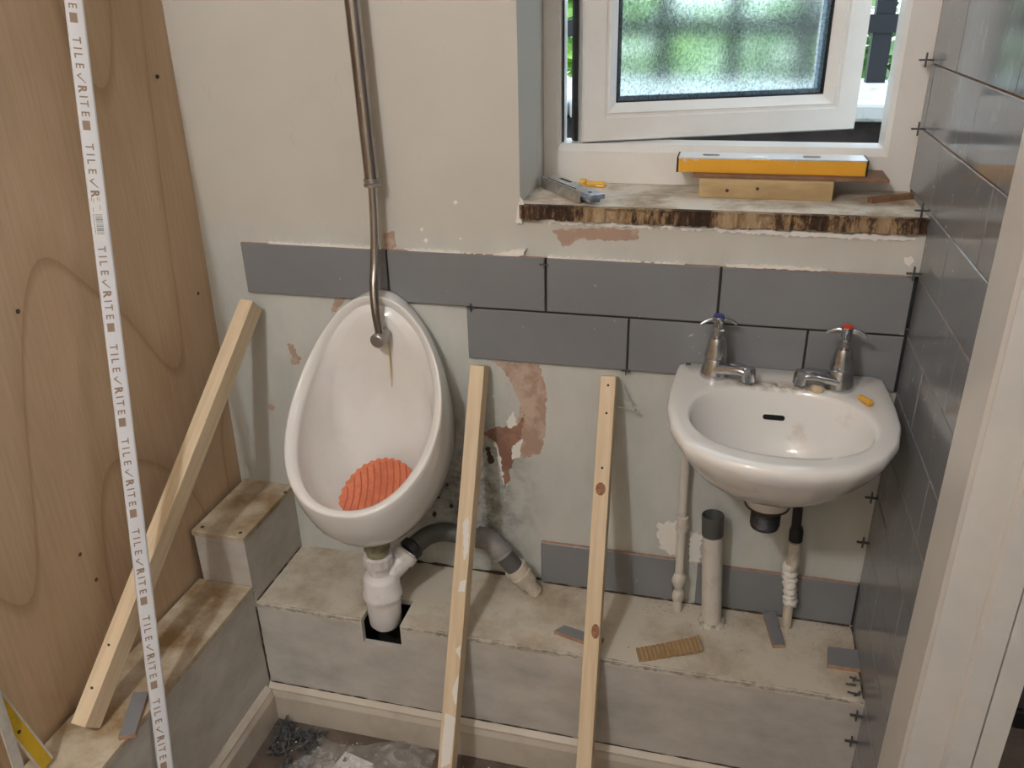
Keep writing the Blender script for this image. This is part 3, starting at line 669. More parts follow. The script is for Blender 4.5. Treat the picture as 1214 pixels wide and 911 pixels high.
# ------------------------------------------------------------------ basin
def basin():
    cx, cy = 1.013, -.170; n = 96; ZT = .838
    r = root('wash_basin', (cx, -.15, .66), 'small white ceramic wall basin with two tap holes', 'basin')
    pts = [(1.013, -.001), (.93, -.001), (.853, -.001), (.8455, -.008), (.841, -.06), (.838, -.12), (.839, -.18), (.850, -.245), (.874, -.300), (.918, -.335), (.965, -.350), (1.013, -.354),
           (1.060, -.350), (1.108, -.331), (1.150, -.292), (1.176, -.238), (1.188, -.18), (1.1895, -.12), (1.188, -.06), (1.1845, -.008), (1.177, -.001), (1.10, -.001)]
    po = sorted([(math.atan2(y - cy, x - cx), math.hypot(x - cx, y - cy)) for x, y in pts])
    po = [(po[-1][0] - 2 * math.pi, po[-1][1])] + po + [(po[0][0] + 2 * math.pi, po[0][1])]
    # densify the straight segments so that corners stay true
    def rad(a):
        for (a0, r0), (a1, r1) in zip(po[:-1], po[1:]):
            if a0 <= a <= a1:
                x0, y0, x1, y1 = r0 * math.cos(a0), r0 * math.sin(a0), r1 * math.cos(a1), r1 * math.sin(a1)
                dx, dy = x1 - x0, y1 - y0; den = math.cos(a) * dy - math.sin(a) * dx
                return (x0 * dy - y0 * dx) / den
        return po[0][1]
    an = [-math.pi + 2 * math.pi * (j + .5) / n for j in range(n)]
    O = [V((cx + rad(a) * math.cos(a), cy + rad(a) * math.sin(a), ZT)) for a in an]
    bcx, bcy = 1.012, -.196
    def inner(sx, sy, z, dy=0):
        o = []
        for a in an:
            c, s = math.cos(a), math.sin(a); e = .93
            o.append(V((bcx + sx * math.copysign(abs(c) ** e, c), bcy + dy + sy * math.copysign(abs(s) ** e, s), z)))
        return o
    def scaled(f, z, fb=1.0, c=(1.013, -.150)):
        o = []
        for p in O:
            dx, dy = p.x - c[0], p.y - c[1]
            o.append(V((c[0] + dx * f, c[1] + dy * (f if dy < 0 else f * (1 - fb) + fb), z)))
        return o
    rings = [scaled(.20, .692, 0), scaled(.30, .696, .1), scaled(.42, .706, .4), scaled(.55, .722, .8), scaled(.68, .742, 1), scaled(.79, .764, 1), scaled(.88, .786, 1), scaled(.955, .806, 1), scaled(.99, .820, 1), scaled(1.0, .828, 1)]
    O1 = [p.lerp(V((cx, cy, ZT)), .012) + V((0, 0, -.002)) for p in O]
    O2 = [p.lerp(V((cx, cy, ZT)), .03) + V((0, 0, 0)) for p in O]
    I0 = inner(.140, .117, .8378); 
    rings += [O1, O2]
    for t in (.4, .8): rings.append([O2[j].lerp(I0[j], t) for j in range(n)])
    rings += [I0, inner(.1372, .1142, .8355), inner(.1345, .1115, .828), inner(.128, .105, .80, .000), inner(.120, .098, .77, .002), inner(.105, .085, .742, .004), inner(.080, .064, .722, .008), inner(.045, .036, .711, .014), inner(.022, .022, .707, .02), inner(.019, .019, .698, .02)]
    vs, fs = loft(rings)
    mk('bowl', vs, fs, 'china_dirty', r, smooth=True)
    # back upstand of the tap deck
    # overflow slot
    ov = []
    for j in range(24):
        a = 2 * math.pi * j / 24; ox = .0135 * (1 if math.cos(a) > 0 else -1) + .0042 * math.cos(a); oz = .0042 * math.sin(a)
        ov.append(V((1.010 + ox, -.0925 + oz * .30, .789 + oz)))
    slab('overflow_slot', ov, (0, -.0016, .0004), 'dark', r)
    lathe('chain_hole', (1.060, -.0945, .789), (0, -1, .3), [(0, .0045), (.002, .0045), (.002, .0025), (.0012, .0005)], 'brass', r, 14)
    lathe('waste_flange', (1.012, -.176, .7095), (0, 0, 1), [(0, .024), (.002, .023), (.0025, .016), (.0012, .010), (.001, .002)], 'chrome', r)
    lathe('outlet_boss', (1.012, -.150, .705), (0, 0, -1), [(0, .060), (.015, .044), (.034, .0385), (.046, .036), (.050, .034), (.052, .026)], 'china_dirty', r, 36)
    lathe('rubber_washer', (1.012, -.150, .6585), (0, 0, -1), [(0, .036), (.0005, .0372), (.0035, .0368), (.004, .030)], 'mould', r, 36)
    pr = [(0, .024)]
    for k in range(9): pr += [(.004 + k * .0045, .0245), (.006 + k * .0045, .0225)]
    lathe('threaded_tail', (1.012, -.150, .658), (0, 0, -1), pr + [(.046, .023), (.047, .017), (.040, .015)], 'black_pl', r)
    return r
basin()

def tap(x, y, z, spout_dir, idx, label, tilt):
    r = root('basin_tap', (x, y, z), label, 'tap', 'basin taps')
    d = V((spout_dir[0], spout_dir[1], 0)).normalized(); s = V((-d.y, d.x, 0)); up = V((0, 0, 1)); B = V((x, y, z))
    lathe('body', B, up, [(0, .024), (.003, .0245), (.008, .0235), (.016, .0215), (.026, .019), (.034, .0175), (.036, .0165)], 'chrome', r, 28)
    # spout: swept ellipse
    path = spline([B + d * .004 + up * .015, B + d * .026 + up * .020, B + d * .046 + up * .024, B + d * .060 + up * .0235], 5); rings = []
    for i, q in enumerate(path):
        t = i / (len(path) - 1); a = .021 * (1 - t) + .0125 * t; b = .0125 * (1 - t) + .0085 * t
        rings.append([q + s * a * math.cos(2 * math.pi * j / 20) + up * b * math.sin(2 * math.pi * j / 20) for j in range(20)])
    vs, fs = loft(rings); soft(mk('spout', vs, fs, 'chrome', r), 60)
    lathe('nozzle', B + d * .0605 + up * .032, V((d.x * .18, d.y * .18, -1)), [(0, .007), (.002, .0115), (.010, .0125), (.024, .0115), (.025, .009), (.022, .008)], 'chrome', r, 24)
    lathe('bonnet', B + up * .034, up, [(0, .0175), (.002, .019), (.008, .0185), (.022, .0158), (.032, .0140), (.036, .0125), (.037, .006)], 'chrome', r, 24)
    lathe('spindle', B + up * .070, up, [(0, .0058), (.004, .0066), (.005, .0055), (.008, .0055), (.009, .0066), (.013, .0066), (.014, .0055), (.022, .0055)], 'steel2', r, 16)
    h = lathe('handle', B + up * .088, up, [(0, .007), (.002, .009), (.012, .009), (.0165, .0098), (.019, .0095)], 'chrome', r, 20)
    for k in range(4):
        a = tilt + k * math.pi / 2; e = V((math.cos(a), math.sin(a), 0)); H = B + up * .1005
        p = spline([H + e * .004, H + e * .013 + up * .001, H + e * .022 - up * .002, H + e * .030 - up * .007], 4)
        tube('handle_arm', p, [.0050 - .0022 * i / 12 for i in range(13)], 'chrome', h, 12)
    lathe('index_cap', B + up * .106, up, [(0, .0090), (.003, .0088), (.0045, .006), (.005, .001)], 'red' if idx else 'blue', h, 20)
    return r
tap(.908, -.050, .8378, (1, -.55), 0, 'worn chrome cold tap with dark blue cap on the basin', .25)
tap(1.108, -.060, .8378, (-1, -.22), 1, 'worn chrome hot tap with red cap on the basin', -.15)

# pipes under the basin ----------------------------------------------
p1 = root('supply_pipe', (.876, -.03, LZ), 'thin white painted supply pipe from the ledge up to the cold tap', 'pipe')
tube('pipe', spline([(.877, -.026, .303), (.8745, -.022, .42), (.8715, -.014, .56), (.8705, -.014, .70), (.8705, -.014, .764)], 6), .0088, 'paintpipe', p1)
lathe('coupling', (.8735, -.019, .492), (-.02, .05, 1), [(0, .009), (.001, .0125), (.010, .0125), (.011, .011), (.030, .011), (.031, .009)], 'paintpipe', p1)
soft(lump('filler_lump', (.8755, -.025, .378), (.0135, .013, .024), 'paintpipe', p1, 3, amp=.12), 80)
soft(lump('filler_lump', (.876, -.025, .340), (.0125, .012, .018), 'paintpipe', p1, 4, amp=.14), 80)
p2 = root('waste_stub', (.944, -.045, LZ), 'wide white open waste pipe standing on the ledge with a dark collar', 'pipe')
axis = V((-.016, .004, .245)); b0_ = V((.9445, -.046, .303))
lathe('pipe', b0_, axis, [(0, .0192), (.214, .0192), (.216, .017), (.03, .0165)], 'paintpipe', p2, 28)
lathe('collar', b0_ + axis.normalized() * .205, axis, [(0, .0194), (.001, .0200), (.043, .0203), (.044, .0190), (.040, .0172), (-.12, .0168), (-.121, .001)], 'dkgrey', p2, 28)
for i in range(16):
    a = 2 * math.pi * i / 16 + .2; lump('plaster_crumb', (.945 + .021 * math.cos(a), -.047 + .021 * math.sin(a), LZ + .002), (.006, .006, .005), 'ledge_top' if i % 3 else 'edge', p2, i, amp=.3)
p3 = root('supply_pipe', (1.084, -.03, LZ), 'thin pipe caked in filler with a black hose up to the hot tap', 'pipe')
tube('pipe', [(1.0865, -.029, .303), (1.0800, -.029, .525)], .0092, 'cream_pl', p3)
for i_ in range(7): lump('filler_lump', (1.0868 - .0022 * i_ * .8, -.031, .368 + .0135 * i_), (.0135, .0125, .0105), 'filler', p3, 8 + i_, amp=.26)
lathe('coupling', (1.0815, -.029, .455), (-.025, 0, 1), [(0, .0095), (.001, .0128), (.014, .0128), (.015, .0115), (.050, .0115), (.051, .009)], 'cream_pl', p3)
tube('hose', spline([(1.080, -.029, .515), (1.0775, -.029, .555), (1.0765, -.032, .61), (1.083, -.038, .655), (1.096, -.050, .700)], 6), .0088, 'black_pl', p3)
lathe('hose_ferrule', (1.0803, -.029, .508), (-.03, 0, 1), [(0, .010), (.001, .0125), (.022, .0125), (.03, .010)], 'black_pl', p3)

# ------------------------------------------------------------------ battens
def batten(p0, p1, label, w=.0285, d=.036):
    p0, p1 = V(p0), V(p1); z = (p1 - p0).normalized(); x = V((1, 0, 0)); x = (x - z * x.dot(z)).normalized(); y = z.cross(x)
    o = beam('timber_batten', p0, p1, x * w / 2, y * d / 2, 'pine'); tag(o, label, 'batten', 'pine battens propping the tiles'); return o
b2 = batten((.470, -.3400, .012), (.4775, -.0125, .803), 'pale pine batten beside the urinal propping the second tile row')
b3 = batten((.739, -.3400, .012), (.7235, -.0125, .803), 'pale pine batten with brown knots standing midway between urinal and basin')
b1 = batten((-.0400, -.601, .366), (.0135, -.0170, .895), 'pine batten leaning from the left ledge to the end tile', .029, .040)

def on_front(o, px, name, mat, d=.036, th=.0004, n=.006, amp=.0012):
    """knot or paint smear lying on the front face of a batten (local frame of the batten)"""
    Mi = o.rotation_euler.to_matrix().transposed(); C0 = Mi @ (CAM_P - V(o.location)); pts = []
    for u, v in px:
        dd = Mi @ (CM @ V(((u - 607) / FPX, -(v - 455.5) / FPX, -1.0))); t = (-d / 2 - C0.y) / dd.y; q = C0 + dd * t; pts.append((max(-.0135, min(.0135, q.x)), q.z))
    if amp: pts = jag(pts, n, amp, rnd)
    WL[o.name] = V((0, 0, 0)); vs = [V((max(-.0138, min(.0138, x)), -d / 2 - th, z)) for x, z in pts]
    return slab(name, vs, (0, th + .0006, 0), mat, o)
for (u, v, a, b) in ((712, 580, 6, 8), (706, 749, 5, 9)):
    on_front(b3, [(u + a * math.cos(k * .6283), v + b * math.sin(k * .6283)) for k in range(10)], 'knot', 'knot', amp=0)
for (u, v) in ((721, 457), (719, 490), (714, 555)): on_front(b3, [(u + 1.6 * math.cos(k), v + 1.6 * math.sin(k)) for k in range(6)], 'nail_hole', 'mould', amp=0)
on_front(b2, [(541, 805), (552, 800), (549, 842), (536, 822)], 'paint_smear', 'filler'); on_front(b2, [(528, 846), (540, 852), (534, 905), (523, 911), (524, 880)], 'paint_smear', 'filler')
on_front(b2, [(545, 690), (553, 688), (551, 702), (543, 702)], 'paint_smear', 'filler'); on_front(b2, [(549, 620), (556, 612), (555, 655), (550, 665)], 'paint_smear', 'filler')
on_front(b2, [(540, 770), (546, 765), (546, 782)], 'paint_smear', 'filler')
for (u, v, a, b) in ((214, 630, 3, 3), (129, 765, 1.8, 1.8), (109, 816, 2, 2), (247, 498, 2, 2)): on_front(b1, [(u + a * math.cos(k), v + b * math.sin(k)) for k in range(6)], 'nail_hole', 'knot' if a > 2.5 else 'mould', .040, amp=0)

# ------------------------------------------------------------------ wrapped tile trim with print
T0 = hit(88.5, 0, 0, -.045); T1 = hit(197.5, 911, 0, .048)
dl = (T1 - T0).normalized()
T1 = T0 + dl * ((0.004 - T0.z) / dl.z); T0 = T0 - dl * .75
if T0.x < -.075: pass
vw = (CAM_P - (T0 + T1) / 2).normalized(); nz = (vw - dl * vw.dot(dl)).normalized()
nz = (Matrix.Rotation(math.radians(-14), 3, dl) @ nz).normalized(); wv = nz.cross(dl).normalized()      # wv: to the right in view
if wv.dot(CM @ V((1, 0, 0))) < 0: wv = -wv
Lt = (T1 - T0).length
tr = root('tile_trim', T1, 'long white wrapped tile trim with brown print leaning past the plywood', 'tile trim')
prof = [(-.0142, -.002), (-.0142, .0035), (-.0134, .0050), (.0040, .0050), (.0085, .0040), (.0112, .0015), (.0120, -.0025), (.0108, -.0065), (.0072, -.0085), (-.011, -.0085)]
rings = [[q + wv * a + nz * b for a, b in prof] for q in (T0, T0 + dl * Lt * .5, T1)]
vs, fs = loft(rings); soft(mk('strip', vs, fs, 'trim_w', tr), 30)
FONT = None
def text_mesh(body, size, bold=0):
    cu = bpy.data.curves.new('t', 'FONT'); cu.body = body; cu.size = size; cu.align_x = 'CENTER'; cu.align_y = 'CENTER'; cu.offset = bold; cu.extrude = .0001
    o = bpy.data.objects.new('t', cu); COL.objects.link(o); bpy.context.view_layer.update()
    me = bpy.data.meshes.new_from_object(o.evaluated_get(bpy.context.evaluated_depsgraph_get())); COL.objects.unlink(o); bpy.data.objects.remove(o)
    me.materials.clear(); me.materials.append(MT['ink']); return me
LM = {}
rotm = Matrix((dl, wv, nz)).transposed()      # text x runs down the strip, text up points right
if rotm.determinant() < 0: rotm = Matrix((dl, wv, -nz)).transposed()
def put(me, s, across=-.0056, name='printed_letter'):
    o = bpy.data.objects.new(name, me); link(o, tr, T0 + dl * s + wv * across + nz * .0053); o.rotation_euler = rotm.to_euler(); return o
def glyph(ch, size=.0155, bold=0.0):
    if (ch, bold) not in LM: LM[(ch, bold)] = text_mesh(ch, size, bold)
    return LM[(ch, bold)]
def quad_mesh(name, rects, mat):
    vs, fs = [], []
    for x0, x1, y0, y1 in rects:
        k = len(vs); vs += [(x0, y0, 0), (x1, y0, 0), (x1, y1, 0), (x0, y1, 0)]; fs.append((k, k + 1, k + 2, k + 3))
    me = bpy.data.meshes.new(name); me.from_pydata(vs, [], fs); me.materials.append(MT[mat]); return me
sq = quad_mesh('square', [(-.0068, .0068, -.0052, .0052)], 'ink')
tick = bpy.data.meshes.new('tick'); tick.from_pydata([(-.006, .0005, 0), (-.0045, .0018, 0), (-.0025, -.0025, 0), (.0075, .0065, 0), (.0083, .0056, 0), (-.0023, -.0055, 0)], [], [(0, 1, 2, 5), (2, 3, 4, 5)]); tick.materials.append(MT['ink'])
def s_at(u, v):
    """distance along the strip of the printed square seen at photo row v"""
    d = CM @ V(((u - 607) / FPX, -(v - 455.5) / FPX, -1.0)); w0 = T0 - CAM_P
    a, b, c = d.dot(d), d.dot(dl), 1.0; e, f = d.dot(w0), dl.dot(w0)
    return (b * e - a * f) / (a * c - b * b) * 1.0 if abs(a * c - b * b) > 1e-9 else 0
s0 = s_at(86.5, 22); s1 = s_at(198, 905); per = (s1 - s0) / 8
off = [('T', .205, .0002), ('I', .28, .0002), ('L', .345, .0002), ('E', .440, .0002), ('R', .655, .0007), ('I', .73, .0002), ('T', .795, .0002), ('E', .890, .0002)]
for k in range(-5, 9):
    for ch, f, bo in off:
        s = s0 + (k + f) * per
        if .01 < s < Lt - .01 and not (k == 1 and f > .66): put(glyph(ch, .0158, bo), s)
    s = s0 + (k + .548) * per
    if .01 < s < Lt - .01: put(tick, s, name='printed_tick')
    s = s0 + k * per
    if .01 < s < Lt - .01 and k != 2: put(sq, s, name='printed_square')
put(quad_mesh('sticker', [(-.034, .034, -.0085, .0080)], 'sticker'), s0 + per * 1.90, -.0048, 'sticker')
br = []; rb = random.Random(9); x = -.006
while x < .024:
    wd = rb.choice((.0008, .0012, .002)); br.append((x, x + wd, -.004, .0062)); x += wd + rb.choice((.0007, .001, .0016))
o = put(quad_mesh('barcode', br + [(-.006 + .003 * i, -.0045 + .003 * i, -.0072, -.0055) for i in range(10)], 'inkg'), s0 + per * 1.90, -.0048, 'barcode'); o.location += nz * .0002
o = put(quad_mesh('small_print', [(-.032, -.025, .004, .0048), (-.032, -.027, .0015, .0023), (-.030, -.024, -.004, -.0032), (-.031, -.026, -.007, -.006), (-.020, -.012, .004, .0048), (-.016, -.010, -.006, -.0052)], 'inkg'), s0 + per * 1.90, -.0048, 'small_print'); o.location += nz * .0002

# ------------------------------------------------------------------ things on the sill
SZ = WZ0
blk = box('timber_block', (.854, 1.076, .104, .150, SZ, SZ + .032), 'block', None, .0015); tag(blk, 'weathered pine block under the spirit level on the window sill', 'wood block')
for u_, v_ in ((862, 226), (898, 224)): lathe('nail_hole', hit(u_, v_, 1, .104), (0, -1, 0), [(-.001, .003), (.0004, .003), (.0004, .001), (.0002, .0003)], 'mould', blk, 10)
st = box('hardboard_strip', (  .842, 1.163, .112, .198, SZ + .032, SZ + .037), 'mdf', None, .0006); tag(st, 'thin brown hardboard strip between the pine block and the spirit level', 'wood strip')
lv = root('spirit_level', (.97, .16, SZ + .037), 'short yellow spirit level with a silver top lying on the window sill', 'spirit level')
LX0, LX1, LY0, LY1, LZ0, LZ1 = .812, 1.130, .136, .190, SZ + .037, SZ + .061
box('body', (LX0 + .003, LX1 - .003, LY0, LY1, LZ0, LZ1), 'lvl', lv, .001)
boxes('top_edge', [(LX0 + .002, LX0 + .118, LY0 - .001, LY1 + .001, LZ1, LZ1 + .0022), (LX0 + .156, LX1 - .002, LY0 - .001, LY1 + .001, LZ1, LZ1 + .0022), (LX0 + .118, LX0 + .156, LY0 + .006, LY1 + .001, LZ1, LZ1 + .0016)], 'alu', lv)
box('end_cap', (LX0, LX0 + .003, LY0 - .001, LY1 + .001, LZ0, LZ1 + .0022), 'gasket', lv); box('end_cap', (LX1 - .003, LX1, LY0 - .001, LY1 + .001, LZ0, LZ1 + .0022), 'gasket', lv)
for cx_ in (LX0 + .058, LX0 + .228):
    ov = []
    for j in range(28):
        a = 2 * math.pi * j / 28; ov.append(V((cx_ + .010 * (1 if math.cos(a) > 0 else -1) + .005 * math.cos(a), (LY0 + LY1) / 2 + .0075 * math.sin(a), LZ1 + .0022)))
    slab('vial_window', ov, (0, 0, .0004), 'bub', lv)
lathe('centre_vial', (LX0 + .122, (LY0 + LY1) / 2 - .004, LZ1 - .001), (1, 0, 0), [(0, .003), (.001, .0042), (.029, .0042), (.03, .003)], 'alu', lv, 14)
# folding utility tool: metal channel body on the sill corner
a = hit(640, 222, 2, SZ); b_ = hit(712, 248, 2, SZ); a = V((.575, .155, SZ)); b_ = V((.690, .006, SZ))
e = (b_ - a).normalized(); f_ = V((-e.y, e.x, 0)); 
tl = root('folding_tool', (a + b_) / 2, 'scuffed metal folding hand tool lying on the left end of the sill', 'hand tool')
def obox(name, l0, l1, w0, w1, h0, h1, mat, parent, A=a, bevel=.0008):
    return mk(name, [A + e * l + f_ * w_ + V((0, 0, h)) for l in (l0, l1) for w_ in (w0, w1) for h in (h0, h1)], BF, mat, parent, bevel=bevel)
LL = (b_ - a).length
obox('handle_side', .0, LL * .84, -.016, -.0135, .001, .019, 'knife', tl); obox('handle_side', .0, LL * .84, .0135, .016, .001, .019, 'knife', tl)
obox('handle_spine', .0, LL * .84, -.016, .016, .019, .0215, 'knife', tl)
obox('blade_plate', LL * .05, LL * .98, -.010, .010, .006, .012, 'knife2', tl)
obox('jaw', LL * .80, LL * 1.02, -.015, .015, .0125, .022, 'knife2', tl, bevel=.002)
obox('slot', LL * .20, LL * .42, .004, .010, .0214, .0222, 'gasket', tl, bevel=0); obox('slot', LL * .12, LL * .72, -.0125, -.0105, .0214, .0222, 'gasket', tl, bevel=0); obox('slot', LL * .5, LL * .64, -.002, .010, .0214, .0222, 'knife2', tl, bevel=0)
obox('end_tab', -.012, .004, -.010, .006, .004, .015, 'gasket', tl)
for l in (.30, .62, .92): lathe('rivet', a + e * LL * l + f_ * -.004 + V((0, 0, .0213)), (0, 0, 1), [(0, .0035), (.0015, .003), (.0018, .0005)], 'gasket' if l > .8 else 'knife', tl, 14)
yc = root('plastic_clip', (.656, .172, SZ), 'small yellow plastic clip lying behind the folding tool', 'clip')
box('bar', (.634, .680, .166, .179, SZ, SZ + .009), 'yellow', yc, .003); box('tab', (.664, .682, .156, .176, SZ, SZ + .006), 'yellow', yc, .002); box('jaw', (.631, .645, .162, .184, SZ, SZ + .012), 'yellow', yc, .003)
ofc = beam('wood_offcut', (1.135, .102, SZ + .0045), (1.207, .150, SZ + .0045), V((0, 0, .0043)), V((.0035, -.005, 0)), 'mdf', None, .0006); tag(ofc, 'thin brown wood offcut on the sill beside the tiled wall', 'wood offcut')

# ------------------------------------------------------------------ loose pieces on the ledges
def flat_piece(name, px, z, th, mats, label, cat, group=None, glz=True):
    pts = [hit(u, v, 2, z + th) for u, v in px]
    n = len(pts); vs = pts + [p - V((0, 0, th)) for p in pts]
    fs = [tuple(range(n)), tuple(range(2 * n - 1, n - 1, -1))] + [(i, (i + 1) % n, n + (i + 1) % n, n + i) for i in range(n)]
    return tag(mk(name, vs, fs, mats, None, mi=[0] + [1] * (n + 1) if isinstance(mats, (list, tuple)) else None), label, cat, group)
GT = ['glaze', 'biscuit']
flat_piece('tile_offcut', [(657, 748), (669, 741.5), (716, 757), (708, 766)], LZ, .0085, GT, 'grey tile offcut lying half behind the knotty batten on the ledge', 'tile offcut', 'loose tile offcuts')
flat_piece('tile_offcut', [(905, 727), (919, 725), (930, 764.5), (916.5, 765)], LZ, .0085, GT, 'narrow grey tile strip on the ledge against the hot supply pipe', 'tile offcut', 'loose tile offcuts')
flat_piece('tile_offcut', [(982, 767), (1019, 771), (1021, 794), (981, 788)], LZ, .0085, GT, 'squarish grey tile offcut on the ledge against the tiled right wall', 'tile offcut', 'loose tile offcuts')
flat_piece('tile_offcut', [(158, 821), (176, 820), (160, 870), (140, 874)], LFZ, .0085, GT, 'narrow grey tile strip on the ledge by the leaning tile trim', 'tile offcut', 'loose tile offcuts')
cb = root('cardboard_scrap', hit(794, 770, 2, LZ), 'torn strip of brown corrugated cardboard on the ledge', 'cardboard')
q = [hit(u, v, 2, LZ + .004) for u, v in ((754, 769), (758, 784), (833, 773), (827, 756), (800, 761))]
def quadp(s, t):
    A, B_ = q[0].lerp(q[3], s), q[1].lerp(q[2], s); return A.lerp(B_, t)
vs = []; nS = 60
for i in range(nS + 1):
    for t in (0, 1):
        for h in (0, 1): vs.append(quadp(i / nS, t + random.uniform(-.03, .03)) + V((0, 0, -.004 + .0042 * h + .0007 * math.sin(i * 1.6) * h + .004 * (i / nS) ** 3 + .0004)))
fs = []
for i in range(nS):
    k = 4 * i; fs += [(k, k + 4, k + 6, k + 2), (k + 1, k + 3, k + 7, k + 5), (k, k + 1, k + 5, k + 4), (k + 2, k + 6, k + 7, k + 3)]
fs += [(0, 2, 3, 1), (4 * nS, 4 * nS + 1, 4 * nS + 3, 4 * nS + 2)]
mk('sheet', vs, fs, 'cardboard', cb)

# grit and crumbs on the ledge
rg = random.Random(11); vs = []; fs = []
def crumb(x, y, z, s):
    k = len(vs); m = [V((rg.uniform(-s, s), rg.uniform(-s, s), rg.uniform(0, s))) for _ in range(5)] + [V((0, 0, s * 1.2))]
    pts = [V((s * math.cos(a), s * math.sin(a), 0)) * rg.uniform(.6, 1.2) for a in (0, 1.5, 3.1, 4.6)] + [V((0, 0, s * rg.uniform(.5, 1.1)))]
    vs.extend([V((x, y, z)) + p for p in pts]); fs.extend([(k, k + 1, k + 4), (k + 1, k + 2, k + 4), (k + 2, k + 3, k + 4), (k + 3, k, k + 4), (k + 3, k + 2, k + 1, k)])
for _ in range(420):
    cxx, cyy, sp_ = rg.choice(((.58, -.03, .05), (.95, -.05, .05), (.95, -.03, .09), (1.10, -.03, .06), (.88, -.03, .04), (.62, -.04, .08), (1.18, -.02, .03)))
    x, y = rg.gauss(cxx, sp_), min(-.008, rg.gauss(cyy, .025))
    if LX < x < 1.2 and y > -.19: crumb(x, y, LZ, rg.uniform(.0006, .0022))
tag(mk('plaster_grit', vs, fs, 'edge'), 'scattered plaster grit on the ledge around the pipes', 'grit', kind='stuff')

# ------------------------------------------------------------------ tile spacers
def spacer_mesh():
    me = bpy.data.meshes.new('tile_spacer'); bm = bmesh.new(); a, b, h = .011, .0013, .0022
    for bb in ((-a, a, -h, h, -b, b), (-b, b, -h, h, -a, a)):
        vv = [bm.verts.new(v) for v in boxv(*bb)]
        for f in BF: bm.faces.new([vv[i] for i in f])
    bmesh.ops.recalc_face_normals(bm, faces=bm.faces); bm.to_mesh(me); bm.free(); me.materials.append(MT['spacer']); return me
SM = spacer_mesh()
def spacer(loc, label, group, rot=(0, 0, 0), s=1.0):
    o = bpy.data.objects.new('tile_spacer', SM); link(o, None, loc); o.rotation_euler = rot; o.scale = (s, s, s); return tag(o, label, 'tile spacer', group)
for (u, v), what in (((645, 314), 'in the joint above the second tile row'), ((558, 365), 'at the upper corner of the lower tile row beside the urinal'), ((742, 440), 'under the joint above the knotty batten'), ((1079, 391), 'in the joint beside the hot tap')):
    q = hit(u, v, 1, -.003); spacer(q, 'dark grey cross spacer ' + what, 'cross spacers in the back wall joints', (0, 0, 0), .75)
for (u, v), yy, what in (((1108, 71), .185, 'upper one against the window frame'), ((1098, 153), .150, 'lower one against the window frame'), ((1103, 250), .012, 'at the front corner of the window sill'), ((1088, 325), -.012, 'at the top end of the grey tile row'), ((1046, 592), -.012, 'upper one of two beneath the basin'), ((1034, 645), -.012, 'lower one of two beneath the basin')):
    q = hit(u, v, 1, yy); q.x = TX - .0115; spacer(q, 'dark cross spacer on the right wall, ' + what, 'cross spacers on the right wall', (0, 0, 0), 1.0)
for (u, v), what in (((1021, 850), 'just'), ((1012, 880), 'well')):
    q = hit(u, v, 1, LY - .012); q.x = TX - .0115; spacer(q, 'dark grey cross spacer on the right wall %s below the ledge edge' % what, 'cross spacers below the ledge', (0, 0, 0), 1.0)
for i, (u, v) in enumerate(((1009, 812), (1017, 806), (1010, 822), (1018, 824))):
    q = hit(u, v, 2, LZ + .004); q.x = min(q.x, TX - .012); spacer(q, 'dark grey cross spacer lying on the ledge end by the right wall', 'cross spacers lying on the ledge', (.9 + .6 * i, .3 * i, 1.1 * i), .8)
q = hit(973, 441, 2, .8415); q.y = min(q.y, -.018); spacer(q, 'dark grey cross spacer lying on the basin deck behind the hot tap', 'cross spacers on the basin', (math.pi / 2, 0, .5), .85)
q = hit(816, 431, 2, .8405); q.y = -.016; spacer(q, 'dark grey cross spacer lying on the basin corner', 'cross spacers on the basin', (math.pi / 2, 0, .9), .5)
# yellow foam plug and putty on the basin
ear = lathe('foam_plug', hit(1018, 470, 2, .844), (.55, -.85, 0), [(0, .0018), (.002, .004), (.012, .0052), (.026, .0058), (.029, .0045), (.030, .001)], 'foam', None, 18); tag(ear, 'small amber foam plug lying on the basin rim beside the hot tap', 'foam plug')
pt_ = lump('putty_blob', hit(968, 463, 2, .840) + V((0, 0, .002)), (.011, .008, .007), 'rag', None, 5, amp=.12); tag(pt_, 'beige putty blob on the basin in front of the hot tap spout', 'putty')
# nails by the batten
for i, ((u0, v0), (u1, v1), lab) in enumerate((((736, 455), (744, 474), 'bright nail hanging at a slant in the wall beside the knotty batten'), ((731, 486), (753, 487), 'bright nail standing level in the wall beside the knotty batten'))):
    A, B_ = hit(u0, v0, 1, -.004), hit(u1, v1, 1, -.022); A.y = .0095
    nl = root('nail', (A + B_) / 2, lab, 'nail', 'nails in the back wall')
    tube('shank', [A, B_], .0015, 'alu', nl, 10); lathe('head', B_, B_ - A, [(-.001, .0036), (.0008, .0036)], 'alu', nl, 14)

# ------------------------------------------------------------------ folding rule at the plywood
def ruleseg(P0, P1, w, mat, edge, parent):
    P0, P1 = V(P0), V(P1); d = (P1 - P0).normalized(); x = V((1, 0, 0)); s = d.cross(x).normalized()
    beam('blade', P0, P1, s * w / 2, x * .0016, mat, parent, .0004)
    if edge:
        for k in (-1, 1): beam('pale_edge', P0 + s * k * (w / 2 + .0016), P1 + s * k * (w / 2 + .0016), s * .0016, x * .0019, 'rule_w', parent, .0003)
    return s, d
Ra = hit(-14, 820, 0, -.072); Rb = hit(46, 895, 0, -.058)
rl = root('folding_rule', (-.07, -.70, LFZ), 'yellow folding rule with pale edges propped against the plywood', 'folding rule')
s_, d_ = ruleseg(Ra, Rb + (Rb - Ra) * ((LFZ + .008 - Rb.z) / (Rb.z - Ra.z)), .020, 'rule_y', True, rl)
Rc = hit(-12, 805, 0, -.064); Rd = hit(22, 911, 0, -.058)
